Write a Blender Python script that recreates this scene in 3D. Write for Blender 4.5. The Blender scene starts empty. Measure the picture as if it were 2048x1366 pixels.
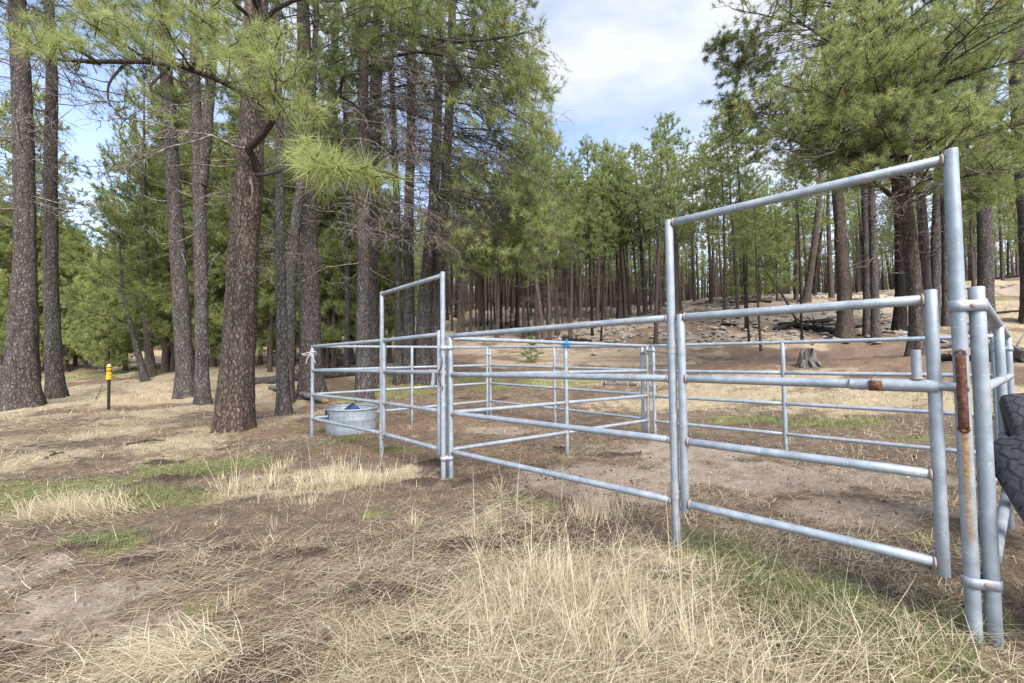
import bpy, math, random
import numpy as np
from mathutils import Vector, Matrix

SC = bpy.context.scene
COL = SC.collection
RNG = np.random.default_rng(7)
random.seed(7)
F_PX, PITCH, ROLL, CAMZ = 796.0, math.radians(2.05), math.radians(-0.575), 1.40

# ------------------------------------------------------------ camera, world, sun
cam = bpy.data.cameras.new('camera'); cam.lens = F_PX / 2048 * 36; cam.sensor_width = 36
cam.clip_start = 0.05; cam.clip_end = 2000
camo = bpy.data.objects.new('camera', cam); COL.objects.link(camo)
_cp, _sp, _c, _s = math.cos(PITCH), math.sin(PITCH), math.cos(ROLL), math.sin(ROLL)
_right, _up, _fwd = Vector((1, 0, 0)), Vector((0, -_sp, _cp)), Vector((0, _cp, _sp))
_r2 = _c * _right + _s * _up; _u2 = -_s * _right + _c * _up
camo.matrix_world = Matrix(((_r2.x, _u2.x, -_fwd.x, 0), (_r2.y, _u2.y, -_fwd.y, 0), (_r2.z, _u2.z, -_fwd.z, CAMZ), (0, 0, 0, 1)))
SC.camera = camo
SUN_EL, SUN_AZ = math.radians(44), math.radians(158)      # azimuth clockwise from +Y
world = bpy.data.worlds.new('World'); SC.world = world; world.use_nodes = True
SC.view_settings.view_transform = 'Standard'; SC.view_settings.look = 'None'
SC.view_settings.exposure = 1.12; SC.view_settings.gamma = 1
sun = bpy.data.lights.new('sun', 'SUN'); sun.energy = 3.8; sun.angle = math.radians(34); sun.color = (1, 0.95, 0.87)
suno = bpy.data.objects.new('sun', sun); COL.objects.link(suno)
_sd = Vector((math.sin(SUN_AZ) * math.cos(SUN_EL), math.cos(SUN_AZ) * math.cos(SUN_EL), math.sin(SUN_EL)))
suno.rotation_euler = _sd.to_track_quat('Z', 'Y').to_euler()


class NT:
    """small node-tree helper"""
    def __init__(s, tree): s.t = tree; s.n = tree.nodes; s.n.clear()
    def add(s, typ, **kw):
        n = s.n.new(typ)
        ins = kw.pop('ins', {})
        for k, v in kw.items(): setattr(n, k, v)
        for k, v in ins.items():
            if isinstance(v, bpy.types.NodeSocket): s.t.links.new(v, n.inputs[k])
            else: n.inputs[k].default_value = v
        return n
    def math(s, op, a, b=0.0, c=None, clamp=False):
        d = {0: a, 1: b}
        if c is not None: d[2] = c
        return s.add('ShaderNodeMath', operation=op, use_clamp=clamp, ins=d).outputs[0]
    def mix(s, f, a, b, mode='MIX'):
        n = s.add('ShaderNodeMix', data_type='RGBA', blend_type=mode)
        for k, v in ((0, f), (6, a), (7, b)):
            if isinstance(v, bpy.types.NodeSocket): s.t.links.new(v, n.inputs[k])
            else: n.inputs[k].default_value = v if k == 0 else (*v, 1)[:4]
        return n.outputs[2]
    def ramp(s, f, stops, interp='LINEAR'):
        n = s.add('ShaderNodeValToRGB', ins={0: f}); cr = n.color_ramp; cr.interpolation = interp
        while len(cr.elements) < len(stops): cr.elements.new(0.5)
        for e, (p, c) in zip(cr.elements, stops): e.position = p; e.color = (*c, 1) if len(c) == 3 else c
        return n.outputs[0]
    def noise(s, vec, scale, detail=4, rough=0.55, out=0):
        return s.add('ShaderNodeTexNoise', ins={'Vector': vec, 'Scale': scale, 'Detail': detail, 'Roughness': rough}).outputs[out]
    def map(s, v, a, b, c=0.0, d=1.0):
        return s.add('ShaderNodeMapRange', ins={0: v, 1: a, 2: b, 3: c, 4: d}).outputs[0]


# sky: Nishita with a broken layer of thin cloud
w = NT(world.node_tree)
sky = w.add('ShaderNodeTexSky', sky_type='NISHITA', sun_disc=False, sun_elevation=SUN_EL, sun_rotation=SUN_AZ, altitude=2000, air_density=1.0, dust_density=0.6, ozone_density=1.5)
tc = w.add('ShaderNodeTexCoord')
sep = w.add('ShaderNodeSeparateXYZ', ins={0: tc.outputs['Generated']})
zz = w.math('ADD', w.math('MAXIMUM', sep.outputs[2], 0.0), 0.14)
cx = w.math('DIVIDE', sep.outputs[0], zz); cy = w.math('DIVIDE', sep.outputs[1], zz)
cv = w.add('ShaderNodeCombineXYZ', ins={0: cx, 1: w.math('MULTIPLY', cy, 1.5), 2: 3.7}).outputs[0]
n1 = w.noise(cv, 1.15, 7, 0.58)
bandx = w.map(cx, -1.1, 0.15, -0.10, 0.10)
cm = w.ramp(w.math('ADD', n1, bandx), [(0.46, (0, 0, 0)), (0.70, (1, 1, 1))])
cmv = w.math('MULTIPLY', cm, 0.88)
skyc = w.mix(1.0, sky.outputs[0], (2.95, 2.45, 2.12), 'MULTIPLY')
skyc = w.mix(cmv, skyc, (5.3, 5.5, 5.85))
bg = w.add('ShaderNodeBackground', ins={0: skyc, 1: 0.09})
w.add('ShaderNodeOutputWorld', ins={0: bg.outputs[0]})

# ------------------------------------------------------------ projection helpers
def ray(u, v):
    du, dv = u - 1024, v - 683
    a = _c * du + _s * dv; b = -_s * du + _c * dv
    d0, d1, d2 = a / F_PX, 1.0, -b / F_PX
    return np.array([d0, d1 * _cp - d2 * _sp, d1 * _sp + d2 * _cp])
def W(u, v, Y):
    """world point seen at photo pixel (u,v) with forward distance Y"""
    r = ray(u, v); r = r * (Y / r[1]); return np.array([r[0], r[1], r[2] + CAMZ])

# ------------------------------------------------------------ numpy noise and terrain height
def _hash(ix, iy, seed):
    h = (ix.astype(np.int64) * 374761393 + iy.astype(np.int64) * 668265263 + seed * 974711) & 0x7fffffff
    h = ((h ^ (h >> 13)) * 1274126177) & 0x7fffffff
    return ((h ^ (h >> 16)) & 0xffff) / 65535.0
def vnoise(x, y, seed=0):
    ix, iy = np.floor(x), np.floor(y); fx, fy = x - ix, y - iy
    fx = fx * fx * (3 - 2 * fx); fy = fy * fy * (3 - 2 * fy)
    a, b = _hash(ix, iy, seed), _hash(ix + 1, iy, seed); c, d = _hash(ix, iy + 1, seed), _hash(ix + 1, iy + 1, seed)
    return (a * (1 - fx) + b * fx) * (1 - fy) + (c * (1 - fx) + d * fx) * fy
def fbm(x, y, seed=0, oct=4):
    r, amp, t = 0, 1.0, 0
    for i in range(oct): r = r + amp * vnoise(x * 2 ** i, y * 2 ** i, seed + i); t += amp; amp *= 0.5
    return r / t

CTRL = []
for X, Y, z in [(-12, -8, .0), (0, -8, .02), (12, -8, .05), (-8, 0, .02), (0, 0, .05), (6, 0, .1), (12, 0, .15), (0, 1.8, .07), (2.1, 1.8, .125), (1.1, 2.7, .125),
                (-3, 3, .05), (-.7, 4.3, .11), (-3.4, 6.8, .07), (-.5, 9.1, .075), (2.2, 6.7, .025), (3.65, 5.4, .02), (5.05, 4.1, .03), (8, 4, .12),
                (-6, 5, .03), (-10, 8, .04), (-1.7, 5.3, .1), (.8, 7.9, .04), (-5.7, 8.1, .02), (9, 8, .35)]:
    CTRL.append((X, Y, z))
for u, v, Y in [(217, 822, 10.4), (38, 812, 12.2), (373, 790, 14.), (600, 800, 12.5), (290, 757, 20), (400, 734, 21), (480, 732, 22), (100, 746, 25), (200, 742, 25), (30, 742, 25),
                (620, 755, 15.5), (700, 737, 18), (850, 738, 16), (1000, 719, 19), (1100, 718, 19), (1300, 718, 18), (1500, 718, 17.5), (1700, 716, 16),
                (1100, 690, 25), (1250, 688, 24), (1100, 655, 34), (1000, 625, 48), (900, 640, 45), (1000, 606, 70), (1250, 625, 40),
                (1400, 668, 22.5), (1500, 642, 26), (1450, 600, 36), (1600, 590, 40), (1300, 612, 42), (1690, 674, 20.5), (1900, 640, 22), (2000, 562, 38), (2040, 552, 40),
                (1835, 709, 13.3), (1970, 664, 17.5), (1615, 731, 12.2), (1800, 590, 36),
                (100, 715, 45), (300, 700, 48), (600, 690, 45), (750, 668, 45), (0, 700, 60), (200, 690, 70), (500, 660, 75), (750, 630, 75)]:
    p = W(u, v, Y); CTRL.append(tuple(p))
for X, Y, z in [(60, 55, 8.6), (20, 60, 7.8), (40, 70, 8.5), (0, 100, 11.5), (60, 110, 10), (-60, 60, 4), (-90, 110, 8), (-30, 110, 9), (100, 60, 11), (100, 20, 6), (-60, 10, .5), (-90, 30, 1.5),
                (60, 10, 3), (-60, -30, -1), (60, -30, 1), (0, -40, -.5), (0, 160, 10), (90, 160, 9), (-90, 160, 9), (25, 15, 1.9), (20, 0, .8), (160, 60, 12), (-160, 60, 5), (0, 220, 8), (180, 180, 8), (-180, 180, 8)]:
    CTRL.append((X, Y, z))
CTRL = np.array(CTRL)
def _tpsk(d2): return np.where(d2 > 1e-9, 0.5 * d2 * np.log(np.maximum(d2, 1e-9)), 0)
_n = len(CTRL); _S = 20.0
_A = np.zeros((_n + 3, _n + 3)); _xy = CTRL[:, :2] / _S
_A[:_n, :_n] = _tpsk(((_xy[:, None] - _xy[None]) ** 2).sum(-1)) + np.eye(_n) * 0.004
_A[:_n, _n] = 1; _A[:_n, _n + 1:] = _xy; _A[_n, :_n] = 1; _A[_n + 1:, :_n] = _xy.T
_wt = np.linalg.solve(_A, np.concatenate([CTRL[:, 2], [0, 0, 0]]))
def zbase(x, y):
    x = np.asarray(x, float); y = np.asarray(y, float); sh = x.shape
    q = np.stack([x.ravel(), y.ravel()], -1) / _S; out = np.empty(len(q))
    for i in range(0, len(q), 40000):
        b = q[i:i + 40000]; d2 = ((b[:, None] - _xy[None]) ** 2).sum(-1)
        out[i:i + 40000] = _tpsk(d2) @ _wt[:_n] + _wt[_n] + b @ _wt[_n + 1:]
    return out.reshape(sh)
def hit(u, v, far=240):
    """first ground point under photo pixel (u,v)"""
    r = ray(u, v); t = np.geomspace(0.8, far, 900)
    d = CAMZ + r[2] * t - zbase(r[0] * t, r[1] * t)
    k = np.argmax(d < 0)
    if d[k] >= 0: k = len(t) - 1
    t0, t1 = t[max(k - 1, 0)], t[k]
    for _ in range(25):
        tm = (t0 + t1) / 2
        if CAMZ + r[2] * tm - float(zbase(r[0] * tm, r[1] * tm)) < 0: t1 = tm
        else: t0 = tm
    return np.array([r[0] * t1, r[1] * t1, float(zbase(r[0] * t1, r[1] * t1))])

MOUNDS = []                     # dark mounds of fresh soil thrown up by burrowing animals
for u, v, rx, ry, h in [(345, 966, .42, .22, .07), (150, 1104, .20, .12, .05), (250, 1132, .24, .13, .05), (842, 970, .26, .15, .06), (872, 938, .36, .16, .09), (1245, 912, .5, .2, .03),
                        (600, 1112, .3, .12, .03), (760, 1200, .3, .15, .03), (935, 1090, .22, .14, .05), (460, 1100, .2, .12, .03), (1060, 940, .25, .13, .05), (1125, 900, .2, .12, .08),
                        (330, 930, .35, .15, .04), (860, 1290, .3, .12, .03), (1120, 1080, .2, .1, .03), (1330, 1150, .18, .12, .04), (780, 900, .3, .12, .03), (930, 800, .5, .2, .08), (1000, 802, .4, .2, .06)]:
    p = hit(u, v); MOUNDS.append((p[0], p[1], rx, ry, h))
def mound(x, y):
    m = np.zeros_like(x); hh = np.zeros_like(x)
    wob = (fbm(x * 7, y * 7, 31, 3) - .5) * .9
    for X, Y, rx, ry, h in MOUNDS:
        d = np.sqrt(((x - X) / rx) ** 2 + ((y - Y) / ry) ** 2) + wob
        k = np.clip(1.15 - d, 0, 1); k = k * k * (3 - 2 * k); m = np.maximum(m, k); hh = hh + k * h
    return m, hh
def zfun(x, y):
    x = np.asarray(x, float); y = np.asarray(y, float)
    r = np.hypot(x, y)
    near = np.clip(1.6 - r / 14, 0.0, 1)
    z = zbase(x, y) + (fbm(x * 1.3, y * 1.3, 3, 4) - .5) * (.05 + .012 * np.minimum(r, 40)) + (fbm(x * 9, y * 9, 11, 3) - .5) * .045 * near
    m, h = mound(x, y)
    return z + h + m * (fbm(x * 28, y * 28, 17, 2) - .5) * .03
def Z(x, y): return float(zfun(np.array([x]), np.array([y]))[0])

def ell(specs):
    L = [(*hit(u, v)[:2], rx, ry) for u, v, rx, ry in specs]
    def f(x, y, seed):
        m = np.zeros_like(x); wob = (fbm(x * 2.5, y * 2.5, seed, 4) - .5) * 1.3
        for X, Y, rx, ry in L:
            d = np.sqrt(((x - X) / rx) ** 2 + ((y - Y) / ry) ** 2) + wob
            m = np.maximum(m, np.clip(1.3 - d, 0, 1))
        return m
    return f
green_f = ell([(430, 930, 1.0, .5), (90, 985, 1.3, .5), (250, 1000, .9, .35), (215, 1088, .3, .14), (1440, 1110, .3, .2), (1520, 1150, .3, .2), (1620, 1195, .35, .2), (1720, 1240, .3, .15), (1850, 1085, .2, .12), (1660, 846, 1.3, .35),
               (1480, 838, .8, .3), (1840, 880, .6, .2), (1130, 765, 2.5, .9), (1000, 770, 1.6, .8), (30, 1010, .6, .4), (398, 1218, .1, .07), (800, 905, .35, .15), (690, 882, .3, .15), (620, 858, .3, .2), (750, 1030, .15, .1),
               (900, 760, 3, 1.5), (760, 790, 2, 1), (1080, 1010, .2, .12), (100, 755, 5, 1.5), (250, 745, 4, 1.2), (1950, 600, 3, 1.5), (1950, 1230, .25, .15), (1800, 1330, .3, .12)])
straw_f = ell([(620, 965, 1.1, .55), (740, 955, .7, .5), (1100, 1200, .6, .5), (1260, 1150, .6, .4), (1200, 1330, .7, .3), (1400, 1320, .35, .25), (1000, 1050, .5, .4), (950, 1300, .3, .2), (1750, 1340, .5, .2), (1700, 800, 2.5, 1.2), (1400, 800, 2.5, 1.), (1200, 760, 3, 1.2),
               (1950, 800, 2, 1), (150, 780, 6, 2.5), (300, 800, 4, 1.5), (1500, 760, 3, 1.5), (1900, 620, 8, 4), (2000, 640, 6, 3), (1000, 700, 8, 1.3), (1300, 700, 7, 1.2)])
bare_f = ell([(1500, 950, 1.6, .8), (1250, 960, 1.2, .7), (1700, 1020, .8, .4), (1350, 900, 1.5, .7), (1000, 860, .8, .5), (1800, 960, 1.2, .4), (150, 1200, .5, .2), (40, 1150, .3, .3), (250, 1260, .4, .15), (100, 1250, .5, .2)])
needle_f = ell([(560, 860, 2.2, 1.0), (850, 850, 2.5, 1.2), (370, 770, 5, 2.5), (600, 770, 5, 2.5), (800, 765, 4, 2), (1820, 715, 6, 3), (1550, 690, 9, 3), (1300, 670, 9, 3), (1000, 900, 1, .6), (1690, 690, 6, 3), (750, 900, 1, .6)])
# two wheel tracks of a dirt road that cross behind the corral
_road = [hit(u, 717)[:2] for u in (720, 900, 1100, 1300, 1500, 1600)]
RX = np.array([p[0] for p in _road]); RY = np.array([p[1] for p in _road])
_rc = np.polyfit(RX, RY, 2)
def road_mask(x, y):
    d = np.abs(y - np.polyval(_rc, np.clip(x, -8, 16))); wv = (fbm(x * .8, y * .8, 77, 3) - .5) * .6
    return np.where((x > -9) & (x < 17), np.clip(1.3 - np.abs(np.abs(d + wv * .3) - .75) / .32, 0, 1), 0)

# ------------------------------------------------------------ mesh / object helpers
def mesh_np(name, V, faces, mats, attrs=None, matidx=None, smooth=True):
    """V (n,3); faces: list of (k,m) int arrays"""
    me = bpy.data.meshes.new(name)
    V = np.asarray(V, np.float32)
    faces = [np.asarray(f, np.int32) for f in faces if len(f)]
    loops = np.concatenate([f.ravel() for f in faces]); tot = np.concatenate([np.full(len(f), f.shape[1], np.int32) for f in faces])
    st = np.concatenate([[0], np.cumsum(tot)[:-1]]).astype(np.int32)
    me.vertices.add(len(V)); me.vertices.foreach_set('co', V.ravel())
    me.loops.add(len(loops)); me.loops.foreach_set('vertex_index', loops)
    me.polygons.add(len(tot)); me.polygons.foreach_set('loop_start', st); me.polygons.foreach_set('loop_total', tot)
    if smooth: me.polygons.foreach_set('use_smooth', np.ones(len(tot), bool))
    for m in (mats if isinstance(mats, (list, tuple)) else [mats]): me.materials.append(m)
    if matidx is not None: me.polygons.foreach_set('material_index', np.asarray(matidx, np.int32))
    for k, a in (attrs or {}).items():
        a = np.asarray(a, np.float32)
        if a.ndim == 1: at = me.attributes.new(k, 'FLOAT', 'POINT'); at.data.foreach_set('value', a)
        else: at = me.attributes.new(k, 'FLOAT_COLOR', 'POINT'); at.data.foreach_set('color', np.concatenate([a, np.ones((len(a), 4 - a.shape[1]), np.float32)], 1).ravel())
    me.update(); me.validate()
    return me
def link(name, me, parent=None, loc=(0, 0, 0)):
    o = bpy.data.objects.new(name, me); COL.objects.link(o); o.location = loc
    if parent is not None: o.parent = parent
    return o
def tag(o, label, cat, group=None, kind=None):
    if kind: o['kind'] = kind
    if label: o['label'] = label
    if cat: o['category'] = cat
    if group: o['group'] = group
    return o
def thing(name, label, cat, loc, group=None, rz=0.0):
    o = bpy.data.objects.new(name, None); COL.objects.link(o); o.location = loc; o.rotation_euler = (0, 0, rz); o.empty_display_size = .2
    return tag(o, label, cat, group)

class MB:
    """collects shapes into one mesh (points local)"""
    def __init__(s): s.V = []; s.F = {}; s.n = 0; s.A = []; s.M = {}
    def add(s, V, *faces, a=0.0, m=0):
        V = np.asarray(V, float)
        for f in faces:
            f = np.asarray(f, int)
            if len(f): s.F.setdefault(f.shape[1], []).append(f + s.n); s.M.setdefault(f.shape[1], []).append(np.full(len(f), m))
        s.V.append(V); s.A.append(np.broadcast_to(np.asarray(a, float), (len(V),)).copy()); s.n += len(V)
        return s
    def tube(s, pts, rad, sides=12, caps=True, a=0.0, m=0):
        pts = np.asarray(pts, float); rad = np.broadcast_to(np.asarray(rad, float), (len(pts),))
        V, F = tubes(pts[None], rad[None], sides); s.add(V, F, m=m, a=a)
        if caps:
            for ring, flip in ((0, True), (len(pts) - 1, False)):
                idx = np.arange(sides) + ring * sides
                c = np.concatenate([V[idx], pts[ring:ring + 1]])
                k = np.arange(sides); f = np.stack([k, (k + 1) % sides, np.full(sides, sides)], 1)
                s.add(c, f[:, ::-1] if flip else f, a=a, m=m)
        return s
    def box(s, c, sx, sy, sz, R=None, m=0):
        v = np.array([(x, y, z) for x in (-.5, .5) for y in (-.5, .5) for z in (-.5, .5)]) * (sx, sy, sz)
        if R is not None: v = v @ np.asarray(R).T
        return s.add(v + np.asarray(c), [(0, 1, 3, 2), (4, 6, 7, 5), (0, 4, 5, 1), (2, 3, 7, 6), (0, 2, 6, 4), (1, 5, 7, 3)], m=m)
    def build(s, name, mats, parent=None, loc=(0, 0, 0), attr=None, smooth=True):
        V = np.concatenate(s.V); fs = [np.concatenate(s.F[k]) for k in s.F]; mi = np.concatenate([np.concatenate(s.M[k]) for k in s.F])
        return link(name, mesh_np(name, V, fs, mats, {attr: np.concatenate(s.A)} if attr else None, mi, smooth), parent, loc)

def tubes(P, R, sides=3):
    """P (n,m,3) paths, R (n,m) radii -> V, quads"""
    P = np.asarray(P, float); n, m, _ = P.shape
    T = np.gradient(P, axis=1); T /= np.linalg.norm(T, axis=2, keepdims=True) + 1e-9
    ov = P[:, -1] - P[:, 0]; ov /= np.linalg.norm(ov, axis=1, keepdims=True) + 1e-9
    ref = np.where(np.abs(ov[:, 2:3]) > .8, np.array([[1., 0, 0]]), np.array([[0., 0, 1.]]))
    A = np.cross(T, ref[:, None, :]); A /= np.linalg.norm(A, axis=2, keepdims=True) + 1e-9
    B = np.cross(T, A)
    th = np.arange(sides) * 2 * np.pi / sides
    V = P[:, :, None] + R[:, :, None, None] * (A[:, :, None] * np.cos(th)[None, None, :, None] + B[:, :, None] * np.sin(th)[None, None, :, None])
    i = np.arange(n)[:, None, None] * m * sides; j = np.arange(m - 1)[None, :, None] * sides; k = np.arange(sides)[None, None]
    k2 = (k + 1) % sides
    f = np.stack([i + j + k, i + j + k2, i + j + sides + k2, i + j + sides + k], -1).reshape(-1, 4)
    return V.reshape(-1, 3), f
def unit(v): v = np.asarray(v, float); return v / (np.linalg.norm(v, axis=-1, keepdims=True) + 1e-9)

def blades(P, L, Wd, az, tilt, bend, tint, segs=3):
    n = len(P); s = np.linspace(0, 1, segs + 1)
    h = np.stack([np.cos(az), np.sin(az), np.zeros(n)], 1); side = np.stack([-np.sin(az), np.cos(az), np.zeros(n)], 1)
    V = np.empty((n, 2 * segs + 1, 3)); p = P.copy()
    for i in range(segs + 1):
        wd = Wd * (1 - .75 * s[i])
        if i < segs:
            V[:, 2 * i] = p - side * (wd / 2)[:, None]; V[:, 2 * i + 1] = p + side * (wd / 2)[:, None]
        else: V[:, 2 * i] = p
        th = tilt + bend * (s[i] + .5 / segs)
        p = p + (h * np.sin(th)[:, None] + np.array([0, 0, 1.]) * np.cos(th)[:, None]) * (L / segs)[:, None]
    b = np.arange(n)[:, None] * (2 * segs + 1)
    Q = np.concatenate([b + np.array([[2 * i, 2 * i + 1, 2 * i + 3, 2 * i + 2]]) for i in range(segs - 1)]) if segs > 1 else np.zeros((0, 4), int)
    T = b + np.array([[2 * segs - 2, 2 * segs - 1, 2 * segs]])
    return V.reshape(-1, 3), Q, T, np.repeat(tint, 2 * segs + 1)

# ------------------------------------------------------------ materials
def material(name, fn):
    m = bpy.data.materials.new(name); m.use_nodes = True; t = NT(m.node_tree)
    sh = fn(t); t.add('ShaderNodeOutputMaterial', ins={0: sh}); return m
def P(t, col, rough=.8, metal=0.0, normal=None, spec=.3):
    n = t.add('ShaderNodeBsdfPrincipled', ins={'Roughness': rough, 'Metallic': metal, 'Specular IOR Level': spec})
    if isinstance(col, bpy.types.NodeSocket): t.t.links.new(col, n.inputs[0])
    else: n.inputs[0].default_value = (*col, 1)
    if normal is not None: t.t.links.new(normal, n.inputs['Normal'])
    return n.outputs[0]
def bump(t, h, strength=.5, dist=.02):
    return t.add('ShaderNodeBump', ins={'Strength': strength, 'Distance': dist, 'Height': h}).outputs[0]
def obj_co(t, scale=(1, 1, 1)):
    c = t.add('ShaderNodeTexCoord').outputs['Object']
    return t.add('ShaderNodeMapping', ins={0: c, 3: scale}).outputs[0]
def attr(t, name, out='Fac'): return t.add('ShaderNodeAttribute', attribute_name=name).outputs[out]

def m_bark(dark, plate, red, redamt, scale=.85):
    def fn(t):
        oi = t.add('ShaderNodeObjectInfo')
        co = obj_co(t, (1, 1, .42))
        wv = t.noise(co, 9 * scale, 4, .65, 1)
        co2 = t.add('ShaderNodeVectorMath', operation='MULTIPLY_ADD', ins={0: wv, 1: (.11, .11, .11), 2: co}).outputs[0]
        v = t.add('ShaderNodeTexVoronoi', feature='DISTANCE_TO_EDGE', ins={'Vector': co2, 'Scale': 21 * scale}).outputs[0]
        vc = t.add('ShaderNodeTexVoronoi', feature='F1', ins={'Vector': co2, 'Scale': 21 * scale})
        v2 = t.add('ShaderNodeTexVoronoi', feature='F1', ins={'Vector': co2, 'Scale': 52 * scale})
        nz = t.noise(obj_co(t, (1, 1, .6)), 60, 5, .7); big = t.noise(obj_co(t, (1, 1, .35)), 1.6, 4, .6); mid = t.noise(obj_co(t, (1, 1, .25)), 9, 4, .65)
        fur = t.noise(obj_co(t, (1, 1, .12)), 15 * scale, 4, .65)
        crack = t.map(t.math('ADD', t.math('ADD', v, t.math('MULTIPLY', nz, .25)), t.math('MULTIPLY', fur, .5)), .26, .60)
        pc = t.mix(t.math('MULTIPLY', t.map(t.math('ADD', big, t.math('ADD', t.math('MULTIPLY', oi.outputs['Random'], .1), t.math('MULTIPLY', t.math('SUBTRACT', mid, .5), .5))), .42, .72), redamt), plate, red)
        pc = t.mix(t.map(nz, .25, .8), t.mix(.6, pc, dark), pc)
        pc = t.mix(t.math('MULTIPLY', t.map(vc.outputs['Color'], .45, 1.0), .5), pc, tuple(min(1, c * 1.5 + .01) for c in plate))
        pc = t.mix(t.math('MULTIPLY', t.map(v2.outputs['Color'], .7, .9), .55), pc, tuple(min(1, c * 2.0 + .02) for c in plate))
        col = t.mix(crack, dark, pc)
        hgt = t.math('ADD', crack, t.math('ADD', t.math('MULTIPLY', nz, .6), t.math('MULTIPLY', v2.outputs['Distance'], -.5)))
        return P(t, col, .92, 0, bump(t, hgt, 1.0, .03), .15)
    return fn
BARK = material('bark_dark', m_bark((.022, .019, .018), (.142, .127, .121), (.175, .122, .098), .5))
BARK_RED = material('bark_orange', m_bark((.024, .018, .016), (.148, .122, .107), (.195, .13, .098), .75))
BARK_CHAR = material('bark_charred', m_bark((.008, .007, .007), (.035, .03, .028), (.11, .07, .05), .6))
BARK_FAR = material('bark_far', m_bark((.045, .037, .034), (.135, .105, .092), (.19, .12, .085), .6, .8))
def m_limb(t):
    nz = t.noise(obj_co(t), 30, 4, .6)
    return P(t, t.ramp(nz, [(.3, (.03, .024, .022)), (.62, (.075, .06, .054)), (.8, (.13, .11, .10))]), .9, 0, None, .15)
LIMB = material('limb_bark', m_limb)
DEADWOOD = material('dead_twig', lambda t: P(t, t.ramp(t.noise(obj_co(t), 12, 3, .6), [(.3, (.06, .05, .046)), (.52, (.16, .137, .125)), (.7, (.36, .33, .30))]), .9, 0, None, .15))
def m_needle(stops, transl=.3):
    def fn(t):
        oi = t.add('ShaderNodeObjectInfo').outputs['Random']
        tv = attr(t, 'tint')
        col = t.ramp(t.math('ADD', tv, t.math('MULTIPLY', t.math('SUBTRACT', oi, .5), .16)), stops)
        d = P(t, col, .55, 0, None, .35)
        tr = t.add('ShaderNodeBsdfTranslucent', ins={0: col}).outputs[0]
        return t.add('ShaderNodeMixShader', ins={0: transl, 1: d, 2: tr}).outputs[0]
    return fn
NEEDLE = material('pine_needles', m_needle([(.0, (.20, .105, .045)), (.06, (.22, .13, .06)), (.1, (.095, .13, .05)), (.45, (.195, .245, .09)), (.75, (.30, .345, .12)), (1, (.43, .46, .18))], .48))
NEEDLE_FAR = material('pine_needles_far', m_needle([(.0, (.2, .11, .05)), (.06, (.2, .13, .06)), (.1, (.12, .17, .07)), (.45, (.25, .31, .12)), (.75, (.36, .41, .15)), (1, (.45, .49, .2))], .5))
STRAW = material('dry_grass', m_needle([(0, (.12, .09, .065)), (.3, (.28, .22, .15)), (.6, (.48, .395, .265)), (.85, (.66, .57, .40)), (1, (.76, .69, .53))], .25))
GREEN = material('green_grass', m_needle([(0, (.075, .105, .035)), (.5, (.15, .20, .065)), (1, (.30, .33, .13))], .35))

def m_ground(t):
    geo = t.add('ShaderNodeNewGeometry').outputs['Position']
    k = t.add('ShaderNodeAttribute', attribute_name='mask'); sp = t.add('ShaderNodeSeparateColor', ins={0: k.outputs['Color']})
    k2 = t.add('ShaderNodeAttribute', attribute_name='mask2'); sp2 = t.add('ShaderNodeSeparateColor', ins={0: k2.outputs['Color']})
    straw, green, soil = sp.outputs; needle, bare, road = sp2.outputs
    fine = t.noise(geo, 55, 5, .7); med = t.noise(geo, 6, 6, .65); big = t.noise(geo, .9, 5, .6); vf = t.noise(geo, 160, 3, .7)
    st = t.add('ShaderNodeMapping', ins={0: geo, 2: (0, 0, .5), 3: (130, 24, 20)}).outputs[0]
    st2 = t.add('ShaderNodeMapping', ins={0: geo, 2: (0, 0, -.9), 3: (110, 22, 20)}).outputs[0]
    f1 = t.noise(st, 1, 3, .6); f2 = t.noise(st2, 1, 3, .6); fib = t.math('MAXIMUM', f1, f2)
    dirt = t.ramp(fine, [(.25, (.045, .033, .027)), (.5, (.105, .077, .062)), (.72, (.21, .158, .128))])
    litter = t.ramp(fib, [(.42, (.085, .06, .046)), (.56, (.19, .138, .095)), (.7, (.37, .29, .2))])
    redl = t.ramp(fib, [(.42, (.085, .055, .042)), (.56, (.2, .135, .095)), (.7, (.35, .26, .18))])
    pale = t.ramp(fib, [(.4, (.17, .13, .09)), (.55, (.40, .325, .215)), (.7, (.6, .51, .36))])
    grn = t.ramp(fib, [(.4, (.08, .085, .03)), (.56, (.19, .2, .07)), (.72, (.33, .31, .14))])
    grav = t.ramp(t.math('ADD', t.math('MULTIPLY', fine, .6), t.math('MULTIPLY', vf, .4)), [(.3, (.155, .12, .097)), (.5, (.33, .272, .222)), (.7, (.5, .43, .36))])
    def m(mask, k=.8): return t.math('MULTIPLY', t.map(t.math('ADD', mask, t.math('MULTIPLY', t.math('SUBTRACT', med, .5), .9)), .3, .65), k)
    c = t.mix(t.map(t.math('ADD', t.math('MULTIPLY', med, .6), t.math('MULTIPLY', big, .4)), .42, .58), dirt, litter)
    c = t.mix(m(needle, .85), c, redl)
    c = t.mix(m(bare, .8), c, grav)
    c = t.mix(m(straw, .85), c, pale)
    c = t.mix(m(green, .7), c, grn)
    sd = t.ramp(fine, [(.3, (.035, .025, .021)), (.55, (.075, .053, .043)), (.75, (.13, .095, .077))])
    c = t.mix(m(soil, .95), c, sd)
    c = t.mix(t.math('MULTIPLY', road, .8), c, t.ramp(fine, [(.3, (.13, .085, .075)), (.7, (.3, .21, .18))]))
    h = t.math('ADD', t.math('MULTIPLY', fine, .5), t.math('ADD', t.math('MULTIPLY', fib, .7), t.math('MULTIPLY', med, .8)))
    return P(t, c, .95, 0, bump(t, h, .8, .03), .1)
GROUND = material('ground_soil', m_ground)

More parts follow.
